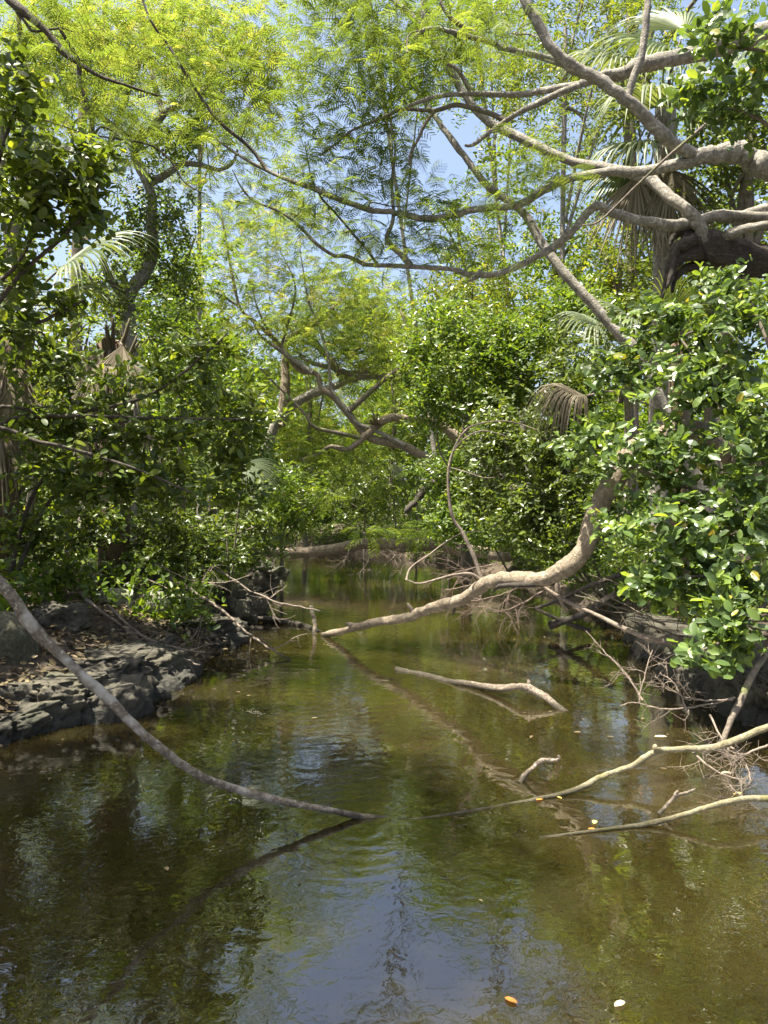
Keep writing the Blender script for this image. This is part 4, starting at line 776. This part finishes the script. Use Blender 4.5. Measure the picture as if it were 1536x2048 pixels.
def bent_tree():
    b = G(-3.9, 20)
    t = Plant('bent_tree', 'stout brown trunk bending right over the far creek with a branchy top', 'tree', b, 504)
    t.limb([b - [0, 0, .2], P(520, 960, 20), P(545, 860, 20), P(575, 820, 20), P(610, 795, 20), P(660, 775, 20), P(715, 757, 20), P(780, 752, 20), P(860, 762, 20)], .16, .07, 'bark_pale', 'trunk', 10, .5)
    t.limb(PP([(560, 850, 20), (572, 780, 20), (570, 720, 20), (575, 680, 20), (640, 640, 20), (680, 600, 20)]), .15, .05, 'bark_tan', 'limb', 8)
    t.limb(PP([(690, 764, 20), (660, 720, 20), (625, 680, 20), (590, 640, 20)]), .12, .05, 'bark_mid', 'limb', 7)
    t.limb(PP([(715, 757, 20), (680, 740, 20), (620, 725, 20), (590, 700, 20)]), .09, .03, 'bark_pale', 'limb', 7)
    t.limb(PP([(760, 752, 20), (720, 742, 20), (690, 748, 20), (760, 735, 20), (830, 745, 20)]), .07, .03, 'bark_pale', 'limb', 7)
    r = t.rng
    T = blobs(r, [(620, 660, 110, 60, 20, 1.5, 90), (760, 700, 110, 60, 20, 1.5, 90), (860, 720, 70, 70, 20, 1.2, 60), (700, 600, 110, 60, 20.5, 1.5, 80)])
    t.reach(T, .006, .006); t.twigs('bark_mid'); p, d = t.take()
    pos, ax, nn = fronds_at(r, p, d, 5, .25); l = r.uniform(.22, .42, len(pos)); t.put(FROND_FAR, pos, ax, nn, l, l, 'lacy')
bent_tree()
def curved_limb():
    b = G(3.6, 17.2)
    t = Plant('bent_tree', 'thin twisting limb with a brown air plant on it low over the far creek', 'tree', b, 505)
    t.limb([b - [0, 0, .2], P(1000, 960, 17), P(880, 850, 17), P(800, 836, 17), P(770, 840, 17), P(735, 868, 17), P(700, 897, 17), P(680, 897, 17), P(660, 893, 17), P(635, 908, 17), P(605, 918, 17)], .12, .03, 'bark_tan', 'trunk', 9, .5, .16)
    rng = t.rng; n = 46; d = nrm(rng.normal(0, 1, (n, 3)) + [0, 0, .5]); d[:, 2] = np.abs(d[:, 2])
    V, f = scatter(LEAF_LANCE, np.tile(P(752, 850, 16.9), (n, 1)), d, nrm(np.cross(d, rng.normal(0, 1, (n, 3)))), rng.uniform(.18, .34, n), .035)
    mesh('air_plant', V, f, M['palm_dead'], t.root, False, np.repeat(rng.uniform(0, .8, n), 4))
    T = blobs(rng, [(620, 905, 60, 25, 17, .5, 14), (700, 930, 60, 30, 17, .5, 12)]); t.reach(T, .004, .005); t.twigs('twig'); p, d = t.take()
    pos, ax, nn = fronds_at(rng, p, d, 4, .2); l = rng.uniform(.2, .36, len(pos)); t.put(FROND_FAR, pos, ax, nn, l, l, 'lacy')
curved_limb()
def seedling(label, pts, D, seed, mat='lacy', root=None):
    px, py = pts[0]; b = P(px, 1090, 17.45) if root is None else G(*root)
    t = Plant('feathery_sapling', label, 'sapling', b, seed)
    t.limb([b - [0, 0, .05], *[P(a, c, D) for a, c in pts]], .02, .008, 'twig', 'stem', 5)
    T = blobs(t.rng, [(a, c, 34, 14, D, .3, 5) for a, c in pts]); t.reach(T, .003, .005); t.twigs('twig'); p, d = t.take()
    pos, ax, nn = fronds_at(t.rng, p, d, 3, .12); l = t.rng.uniform(.24, .42, len(pos)); t.put(FROND, pos, ax, nn, l, l, mat)
seedling('bright feathery sapling hanging over the middle of the far creek', [(790, 1010), (770, 975)], 17.2, 510)
seedling('small bright feathery sprig just above the far fallen trunk', [(740, 1060), (790, 1066)], 16.6, 511)
seedling('feathery sprig at the right end of the far fallen trunk', [(850, 1070), (830, 1060)], 16.8, 512)
seedling('feathery sapling among the left bushes by the far creek', [(560, 1040), (620, 1030), (640, 990)], 15.6, 513, root=(-3.0, 15.6))

def shade_tree():  # out-of-view tree, added so its crown shades the near left water
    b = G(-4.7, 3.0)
    t = Plant('overhanging_tree', 'unseen spreading tree added above the upper left corner to shade the near water', 'tree', b, 540); r = t.rng
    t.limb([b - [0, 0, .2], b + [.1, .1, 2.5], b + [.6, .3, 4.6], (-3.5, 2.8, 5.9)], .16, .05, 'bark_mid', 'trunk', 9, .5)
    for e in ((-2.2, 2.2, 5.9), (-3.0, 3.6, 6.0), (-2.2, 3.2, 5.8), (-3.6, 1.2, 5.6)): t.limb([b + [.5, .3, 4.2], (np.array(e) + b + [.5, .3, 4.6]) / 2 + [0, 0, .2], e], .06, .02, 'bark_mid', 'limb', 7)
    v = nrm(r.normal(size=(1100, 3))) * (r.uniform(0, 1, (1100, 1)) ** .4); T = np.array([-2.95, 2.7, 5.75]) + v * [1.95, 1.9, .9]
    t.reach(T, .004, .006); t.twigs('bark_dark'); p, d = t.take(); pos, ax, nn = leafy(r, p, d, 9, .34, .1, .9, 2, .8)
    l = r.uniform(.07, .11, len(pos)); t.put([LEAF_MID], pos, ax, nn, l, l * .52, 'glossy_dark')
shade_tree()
def edge_shade_tree():  # tree added beside the view to keep sun off the left bank rocks
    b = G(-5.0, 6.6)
    t = Plant('leafy_tree', 'dense dark tree added just off the left edge to shade the stony bank', 'tree', b, 541); r = t.rng
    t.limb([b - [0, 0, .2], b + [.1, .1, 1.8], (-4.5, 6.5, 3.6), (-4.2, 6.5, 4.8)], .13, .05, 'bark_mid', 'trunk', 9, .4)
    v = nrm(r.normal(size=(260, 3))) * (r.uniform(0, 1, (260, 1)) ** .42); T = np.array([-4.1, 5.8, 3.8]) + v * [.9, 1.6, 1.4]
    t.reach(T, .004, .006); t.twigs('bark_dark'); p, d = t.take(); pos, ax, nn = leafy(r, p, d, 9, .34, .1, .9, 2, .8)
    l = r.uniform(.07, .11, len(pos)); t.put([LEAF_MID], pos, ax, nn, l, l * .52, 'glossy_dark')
edge_shade_tree()
back_tree('lacy_tree', 'tall hazy lacy tree far back between the pale trunk and the sky gap', 400, 25, -160, 500, 215, 'lacy_yellow', 'frond', 620, 546, sub=3, L=1.3, tr=.1, bark='bark_pale')
back_tree('lacy_tree', 'wispy green lacy treetop far back behind the top middle branches', 900, 24, -200, 210, 200, 'lacy', 'frond', 260, 547, sub=3, L=1.3, tr=.08, bark='bark_pale', cx=740)
back_tree('lacy_tree', 'broad airy lacy tree filling the sky at the top left', 170, 21, -180, 330, 340, 'lacy_yellow', 'frond', 330, 542, sub=2, rD=3)
back_tree('leafy_tree', 'airy narrow-leaved tree behind the silvery palm fronds', 1130, 14, -120, 380, 210, 'olive', 'lance', 420, 543, L=(.09, .15), sub=2, tr=.07, bark='bark_pale')
back_tree('leafy_tree', 'small-leaved tree between the tall pale trunk and the feathery centre tree', 350, 15.5, 400, 760, 110, 'mid_green', 'mid', 170, 544)
back_tree('leafy_tree', 'leafy tree behind the slim leaning trunk and the low fan palm', 1240, 13.5, 380, 800, 170, 'olive', 'mid', 290, 545)
back_tree('lacy_tree', 'pale yellow lacy tree crowding the left edge behind the dark shrub', -40, 11, -60, 420, 190, 'lacy_yellow', 'frond', 150, 520, sub=3, cx=60)
back_tree('leafy_tree', 'bright leafy tree seen through the tangle at the left edge', 40, 12.5, 560, 990, 190, 'olive', 'mid', 150, 521, cx=90)
back_tree('leafy_tree', 'dark small-leaved tree behind the tall pale trunk', 250, 17, 380, 900, 150, 'mid_green', 'mid', 190, 522)
back_tree('leafy_tree', 'sunlit bushy tree between the left shrubs and the feathery centre tree', 430, 18, 640, 1050, 130, 'olive', 'mid', 190, 523)
back_tree('bank_shrub', 'leafy bush at the left end of the far fallen trunk', 560, 15.5, 920, 1105, 95, 'mid_green', 'mid', 150, 524, tr=.05, cat='shrub')
back_tree('leafy_tree', 'bright yellow-green tree far behind the bent brown trunk', 620, 27, 640, 1030, 150, 'lacy_yellow', 'frond', 230, 525, sub=5, L=1.5)
back_tree('leafy_tree', 'fresh green tree far beyond the end of the creek', 790, 31, 610, 1020, 150, 'lacy', 'frond', 210, 526, sub=5, L=1.7)
back_tree('bank_shrub', 'low fresh green bush behind the right half of the far fallen trunk', 900, 19.8, 985, 1100, 130, 'mid_green', 'mid', 190, 548, tr=.04, cat='shrub')
back_tree('bank_shrub', 'dark thicket closing the far end of the creek', 730, 23, 900, 1085, 170, 'glossy_dark', 'mid', 260, 527, L=(.09, .15), tr=.05, cat='shrub')
back_tree('leafy_tree', 'narrow-leaved bright tree above the sunlit right bank bush', 930, 15.5, 500, 800, 140, 'olive', 'lance', 230, 528, L=(.11, .17), sub=3)
back_tree('leafy_tree', 'tall olive tree behind the slim leaning pale trunk', 1110, 16.5, 330, 760, 150, 'mid_green', 'mid', 280, 529)
back_tree('leafy_tree', 'dark leafy tree standing behind the right fan palm', 1420, 12, 250, 760, 190, 'glossy_dark', 'mid', 290, 530)
back_tree('leafy_tree', 'round-leaved tree at the right edge under the level grey limb', 1500, 8.8, 190, 420, 130, 'cocoplum', 'mid', 110, 531, L=(.06, .10))
back_tree('leafy_tree', 'airy dark-leaved tree at the top right behind the palm', 1260, 19, -160, 330, 260, 'mid_green', 'lance', 380, 532, L=(.11, .18), sub=2)
back_tree('leafy_tree', 'drooping-leaved tree at the top middle behind the pale limbs', 1075, 18, -140, 300, 130, 'mid_green', 'lance', 190, 533, L=(.11, .17), sub=2, cx=955, tr=.07, bark='bark_pale')
back_tree('leafy_tree', 'hanging-leaved tree against the sky left of the pale limbs', 990, 21, 330, 650, 110, 'mid_green', 'lance', 140, 534, L=(.12, .19), sub=2, cx=920, tr=.07)
back_tree('leafy_tree', 'green tree far off behind the right bank bushes', 1000, 27, 480, 980, 190, 'olive', 'mid', 260, 535, L=(.12, .2))
back_tree('leafy_tree', 'tall shady tree out past the right palm', 1360, 20, 200, 900, 230, 'mid_green', 'mid', 300, 536, L=(.10, .17))
back_tree('leafy_tree', 'far leafy tree behind the left palm stump', 150, 24, 420, 1000, 240, 'olive', 'mid', 300, 537, L=(.11, .18))
back_tree('leafy_tree', 'far leafy tree left of the bent brown trunk', 420, 29, 560, 1020, 180, 'mid_green', 'mid', 240, 538, L=(.13, .2))
back_tree('leafy_tree', 'shady tree on the left bank hiding behind the upper left shrub', -120, 8.5, 150, 800, 190, 'glossy_dark', 'mid', 260, 539)

# ------------------------------------------------------------------ fan palms
def fan(hub, d, n, R, nseg, spread, droop, rng, free=.36, steps=9):
    d = nrm(d); s = nrm(np.cross(n, d)); n = np.cross(d, s); out = []
    dth = 2 * spread / nseg
    for k in range(nseg):
        th = -spread + dth * (k + .5); rd = d * math.cos(th) + s * math.sin(th); wv = s * math.cos(th) - d * math.sin(th)
        p = np.array(hub, float); rows = []; Rk = R * rng.uniform(.88, 1.05) * (1 - .18 * abs(th) / spread)
        tw = rng.normal(0, .12); dk = droop * rng.uniform(.75, 1.3)
        for i in range(steps + 1):
            t = i / steps
            wd = 2 * math.tan(dth / 2) * R * min(t, free) * .52 * (1 if t < free else max(.03, 1 - ((t - free) / (1 - free)) ** 1.3))
            wd = max(wd, .0012)
            rows += [p + wv * wd, p + n * wd * .55, p - wv * wd]
            v = nrm(rd + n * (.10 * math.sin(t * 2)) - UP * dk * max(0, t - free * .55) ** 1.25 * 3.2 + wv * tw * t)
            p = p + v * Rk / steps
        V = np.array(rows); f = []
        for i in range(steps):
            a = i * 3; b = a + 3
            f += [(a, a + 1, b + 1), (a, b + 1, b), (a + 1, a + 2, b + 2), (a + 1, b + 2, b + 1)]
        out.append((V, np.array(f)))
    return join(out)
def palm(label, base, top, seed, fr, trunk_r=.12, trunk_mat='palm_trunk', boots=0, name='fan_palm'):
    """fr: (hub, direction, normal, radius, segments, spread, droop, material)"""
    t = Plant(name, label, 'palm', base, seed); r = t.rng; top = np.asarray(top, float)
    tk = t.limb([base - np.array([0, 0, .2]), base + (top - base) * .5, top], trunk_r, trunk_r * .9, trunk_mat, 'trunk', 12, wob=.14)
    for k in range(boots):
        h = r.uniform(.35, 1.0); a = r.uniform(0, 6.28); o = base + (top - base) * h; dv = np.array([math.cos(a), math.sin(a), 0])
        pts = [o + dv * trunk_r * .8, o + dv * (trunk_r * 1.2) + [0, 0, .12], o + dv * (trunk_r * 1.6) + [0, 0, r.uniform(.15, .32)]]
        V, f = tube_tris(catmull(pts, 2), [.035, .03, .024, .02, .012], 5, .2, r); mesh('leaf_base', V, f, M['palm_dead'], t.root, True, np.full(len(V), r.uniform(0, .6))).parent = tk
    for hub, d, n, R, ns, spr, dr, mt in fr:
        hub = np.asarray(hub, float); V, f = fan(hub, d, n, R, ns, spr, dr, r)
        rn = np.repeat(r.uniform(0, 1, ns), len(V) // ns)
        o = mesh('frond', V, f, M[mt], t.root, False, rn)
        md = (top + hub) / 2 + np.array([0, 0, .12 * np.linalg.norm(hub - top)])
        V, f = tube_tris(catmull([top, md, hub], 4), np.linspace(.016, .009, 9), 5); mesh('petiole', V, f, M['bark_mid' if 'dead' not in mt else 'dead_twig'], t.root).parent = o
    return t
top = P(1330, 215, 9.6)
palm('fan palm with silvery drooping fronds behind the thick arching limb, upper right', G(top[0] - .05, 9.7), top, 601,
     [(P(1350, 105, 9.3), (-1, -.2, .25), (0, -.55, .8), 1.5, 44, 1.9, .85, 'palm'), (P(1310, 215, 9.0), (-.5, -.6, .1), (0, -.2, 1), 1.25, 40, 1.9, 1.35, 'palm_blue'), (P(1430, 110, 9.4), (.8, -.1, .4), (0, -.5, .8), 1.3, 36, 1.8, .8, 'palm_blue'),
      (P(1370, 60, 10), (.1, .6, .8), (0, -.8, .3), 1.3, 36, 1.8, .6, 'palm'), (P(1290, 290, 9.2), (-.8, -.3, -.1), (0, -.3, 1), 1.15, 38, 1.9, 1.4, 'palm_blue'), (P(1375, 240, 9.1), (.5, -.5, .1), (0, -.4, 1), 1.05, 36, 1.9, 1.35, 'palm_blue'), (P(1250, 120, 9.6), (-.9, .1, .3), (0, -.4, .9), 1.2, 36, 1.8, .9, 'palm_blue'),
      (P(1300, 340, 9.4), (-.15, -.2, -1), (0, -1, .1), 1.25, 26, 1.0, .5, 'palm_dead'), (P(1325, 330, 9.3), (.2, -.2, -1), (0, -1, .1), 1.2, 24, .9, .5, 'palm_dead'), (P(1345, 345, 9.2), (.1, -.1, -1), (0, -1, .1), 1.3, 24, .8, .5, 'palm_dead'), (P(1275, 350, 9.2), (-.2, -.1, -1), (0, -1, .1), 1.35, 24, .7, .5, 'palm_dead'), (P(1255, 330, 9.4), (-.45, -.2, -.7), (0, -1, .3), 1.1, 24, 1.0, .8, 'palm')], .13, 'bark_pale')
top = P(1350, 690, 8.6)
palm('low fan palm with stiff green fronds sunk in the right shrubs under the rotten trunk', G(top[0] + .1, 8.7), top, 602,
     [(P(1340, 628, 8.3), (-.1, -.3, .9), (.15, -.9, -.2), .62, 34, 1.7, .5, 'palm'), (P(1270, 640, 8.4), (-.75, -.3, .35), (0, -.5, .9), .85, 36, 1.8, .95, 'palm_blue'), (P(1195, 650, 8.7), (-.7, -.1, .3), (0, -.5, .9), .75, 34, 1.8, 1.0, 'palm_blue'), (P(1400, 660, 8.3), (.6, -.4, .3), (0, -.5, .9), .8, 34, 1.8, .8, 'palm')], .09)
top = P(226, 690, 8.7)
palm('brown palm stump wrapped in dead leaf bases and thatch, left of the creek', G(top[0] - .02, 8.75), top, 603,
     [(P(215, 715, 8.45), (.5, -.5, -.5), (.3, -.8, .4), .85, 26, .9, .7, 'palm_dead'), (P(230, 740, 8.4), (.55, -.45, -.55), (.3, -.8, .4), .7, 24, .8, .6, 'palm_dead'), (P(245, 690, 8.4), (-.1, -.3, -.95), (0, -1, .1), .8, 22, .7, .4, 'palm_dead'), (P(205, 700, 8.5), (-.4, -.3, -.9), (0, -1, .1), .8, 22, .7, .4, 'palm_dead'), (P(290, 860, 8.4), (.3, -.3, -.9), (0, -1, .2), .55, 20, .8, .5, 'palm_dead')], .17, 'palm_trunk', 46, 'palm_stump')
top = P(40, 655, 7.6)
palm('palm at the left edge with a round green fan and hanging dry threads', G(top[0] - .35, 7.7), top, 604,
     [(P(42, 585, 7.2), (.05, -.15, 1), (.1, -1, .1), .36, 36, 2.6, .05, 'palm'), (P(130, 530, 7.4), (.75, -.1, .45), (-.2, -.5, .85), 1.1, 36, 1.6, .75, 'palm_blue'), (P(110, 585, 7.3), (.8, -.3, .05), (0, -.5, .9), .8, 34, 1.6, .7, 'palm'), (P(-30, 560, 7.5), (-.7, -.1, .5), (0, -.5, .9), 1.0, 34, 1.6, .7, 'palm'),
      (P(10, 700, 7.4), (-.1, -.2, -1), (0, -1, .1), 1.1, 26, .8, .4, 'palm_dead'), (P(30, 760, 7.3), (.15, -.2, -1), (0, -1, .1), 1.2, 26, .7, .4, 'palm_dead'), (P(-10, 840, 7.2), (.1, -.2, -1), (0, -1, .1), 1.0, 26, .8, .4, 'palm_dead')], .15, 'palm_trunk', 24)
b = P(500, 1040, 9.2); b = G(b[0] - .3, 9.3)
palm('young fan palm with one blue-green fan at the foot of the left bushes', b, b + [.05, 0, .35], 605,
     [(P(490, 925, 9.2), (.55, -.1, -.35), (.3, -.75, .6), .56, 34, 1.1, .45, 'palm_blue'), (P(440, 965, 9.5), (-.5, -.1, .5), (0, -.6, .8), .5, 30, 1.4, .5, 'palm')], .06)
b = G(P(835, 0, 18)[0], 18.6)
palm('small pale palm at the far end of the creek beside the dark broken bough', b, b + [0, 0, .8], 606,
     [(P(805, 945, 18), (-.6, -.1, .4), (0, -.5, .9), .6, 30, 1.7, 1.0, 'palm_blue'), (P(835, 935, 18), (.4, -.2, .6), (0, -.5, .9), .6, 30, 1.7, .9, 'palm_blue')], .08)
b = G(P(110, 0, 9)[0], 9.4)
palm('young green fan palm glimpsed low behind the left tangle', b, b + [0, 0, .6], 607,
     [(P(125, 895, 9.2), (.1, -.2, .9), (0, -1, .2), .45, 30, 1.7, .3, 'palm'), (P(70, 910, 9.3), (-.5, -.2, .6), (0, -.8, .5), .45, 30, 1.7, .4, 'palm')], .06)
def dead_frond():
    h = P(1172, 792, 7.9)
    t = Plant('dead_palm_frond', 'dry brown palm frond hanging like a skirt in front of the right bank bushes', 'palm frond', h, 608)
    r = t.rng
    for d, R, dr, ns, spr in (((-.9, -.25, .25), 1.12, 2.3, 26, .7), ((-.75, -.45, .05), .95, 2.6, 22, .9)):
        V, f = fan(h, d, (0, -.45, .9), R, ns, spr, dr, r, .35); mesh('blade', V, f, M['palm_dead'], t.root, False, np.repeat(r.uniform(0, 1, ns), len(V) // ns))
    V, f = tube_tris(catmull([h, h + [.3, .1, .06], h + [.75, .3, -.05]], 4), .011, 5); mesh('petiole', V, f, M['dead_twig'], t.root)
dead_frond()

# ------------------------------------------------------------------ stuff: undergrowth, leaf litter, far wood
def undergrowth():
    r = np.random.default_rng(700); n = 13000
    y = r.uniform(2.5, 30, n); side = r.uniform(size=n) < .5
    xl = np.interp(y, YS, XL); xr = np.interp(y, YS, XR); off = r.exponential(1.6, n) + np.where(y < 7.5, 1.15, .25)
    x = np.where(side, xl - off, xr + off); z = gz(x, y)
    p = np.stack([x, y, z + r.uniform(.02, .45, n) * np.where((y < 7.5) & (off > 1.6), 2.6, 1)], -1)
    d = nrm(r.normal(0, 1, (n, 3)) + [0, 0, .8]); pos, ax, nn = leafy(r, p, d, 5, .22, .08, .9, 1)
    L = r.uniform(.06, .12, len(pos)); V, f = scatter(LEAF_MID, pos, ax, nn, L, L * .5)
    o = mesh('undergrowth', V, f, M['mid_green'], None, False, np.repeat(r.uniform(0, 1, len(pos)) ** 1.5, 6)); tag(o, 'low leafy undergrowth along both creek banks', 'undergrowth', None, 'stuff')
undergrowth()
def litter():
    r = np.random.default_rng(701); n = 5200
    y = r.uniform(4.5, 11, n); off = r.exponential(.8, n) + .02; s = r.uniform(size=n) < .75
    x = np.where(s, np.interp(y, YS, XL) - off, np.interp(y, YS, XR) + off); z = gz(x, y) + r.uniform(.012, .05, n)
    pos = np.stack([x, y, z], -1); ax = nrm(r.normal(0, 1, (n, 3)) * [1, 1, .25]); nn = nrm(UP + r.normal(0, .3, (n, 3)))
    L = r.uniform(.04, .09, n); V, f = scatter(LEAF_MID, pos, ax, nn, L, L * .5)
    o = mesh('leaf_litter', V, f, M['litter'], None, False, np.repeat(r.uniform(0, 1, n), 6)); tag(o, 'brown fallen leaves scattered over the stony banks', 'leaf litter', None, 'stuff')
litter()
def far_wood():
    r = np.random.default_rng(702); n = 26000
    a = r.uniform(-.85, .85, n); D = r.uniform(34, 46, n); x = np.tan(a) * D; hmax = 8.5 + 2.2 * np.sin(x * .5) + 1.6 * np.sin(x * 1.3 + 1)
    z = .3 + hmax * r.uniform(0, 1, n) ** .8
    pos = np.stack([x, D, z], -1); d = nrm(r.normal(0, 1, (n, 3)) + [0, 0, .3]); q, ax, nn = leafy(r, pos, d, 5, .8, .2, .9, 1, up=.6)
    L = r.uniform(.28, .5, len(q)); V, f = scatter(LEAF_LO, q, ax, nn, L, L * .5)
    o = mesh('far_wood', V, f, M['mid_green'], None, False, np.repeat(r.uniform(0, 1, len(q)), 4)); tag(o, 'green wall of woodland far behind the creek', 'woodland', None, 'stuff')
far_wood()

# ------------------------------------------------------------------ floating leaves
def float_leaf(label, px, py, L, mat, rot, seed):
    d = H * F / (py - HY); p = P(px, py, d); r = np.random.default_rng(seed)
    V, f = scatter(leaf_hi(.015, .02), np.array([[0, 0, 0.]]), np.array([[math.cos(rot), math.sin(rot), 0]]), np.array([[.05, .03, 1.]]), L, L * .5)
    V[:, 2] += .005
    o = mesh('floating_leaf', V, f, M[mat], None, True, np.full(len(V), r.uniform())); o.location = (p[0], p[1], 0); tag(o, label, 'leaf')
for k, a in enumerate([('single orange leaf floating at the bottom of the picture', 1035, 2010, .045, 'orange_leaf', 2.4), ('round pale leaf floating near the bottom right', 1229, 2016, .045, 'pale_leaf', .6),
    ('yellow leaf caught on the tip of the lowest right branch', 1188, 1650, .05, 'yellow_leaf', 1.2), ('orange leaf beside the yellow one on the lowest right branch', 1176, 1660, .035, 'orange_leaf', .2),
    ('orange leaf resting against the long crooked branch', 1072, 1602, .04, 'orange_leaf', .4), ('yellow leaf floating just right of the orange one by the crooked branch', 1123, 1599, .035, 'yellow_leaf', 2.0),
    ('long tan leaf floating under the bare twigs, right of the driftwood branch', 1308, 1475, .09, 'pale_leaf', .1), ('small brown leaf floating between driftwood branch and forked stub', 1148, 1466, .05, 'litter', .1),
    ('pale leaf floating by the lowest branch near the right edge', 1302, 1652, .07, 'pale_leaf', .2), ('yellow leaf at the far left rock point', 552, 1158, .16, 'yellow_leaf', .8),
    ('yellow leaf floating in the dark water by the left edge', 12, 1460, .05, 'yellow_leaf', 1.4), ('pale drifted leaf under the lower twig clump', 1442, 1548, .07, 'pale_leaf', .1), ('yellowish drifted leaf beside the lower twig clump', 1466, 1590, .06, 'yellow_leaf', .3)]):
    float_leaf(*a, 800 + k)
def feather():
    p = P(508, 1426, H * F / 402); r = np.random.default_rng(820); n = 60
    pos = np.stack([r.normal(0, .045, n), r.normal(0, .03, n), r.uniform(.004, .012, n)], -1); pos[:, 1] -= pos[:, 0] * .6
    V, f = scatter(LEAF_LO, pos, nrm(r.normal(0, 1, (n, 3)) * [1, 1, .1]), np.tile(UP, (n, 1)), r.uniform(.012, .035, n), .008)
    o = mesh('foam_scum', V, f, M['pale_leaf'], None, False, np.repeat(r.uniform(0, 1, n), 4)); o.location = (p[0], p[1], 0); tag(o, 'small scrap of white foam floating left of the middle of the creek', 'foam')
feather()

def drift_bits():
    r = np.random.default_rng(830); n = 420
    y = r.uniform(2.3, 16, n); e = r.exponential(.35, n); s_ = r.uniform(size=n) < .45
    x = np.where(s_, np.interp(y, YS, XL) + .1 + e, np.interp(y, YS, XR) - .1 - e)
    k = r.uniform(size=n) < .22; x = np.where(k, r.uniform(-1.6, 2.2, n), x)
    pos = np.stack([x, y, r.uniform(.004, .008, n)], -1)
    L = np.where(k, r.uniform(.008, .022, n), r.uniform(.015, .055, n)); V, f = scatter(LEAF_MID, pos, nrm(r.normal(0, 1, (n, 3)) * [1, 1, .03]), nrm(UP + r.normal(0, .06, (n, 3))), L, L * .45)
    o = mesh('floating_debris', V, f, M['litter'], None, False, np.repeat(r.uniform(0, 1, n), 6)); tag(o, 'tiny leaf bits and specks drifting on the creek', 'debris', None, 'stuff')
drift_bits()
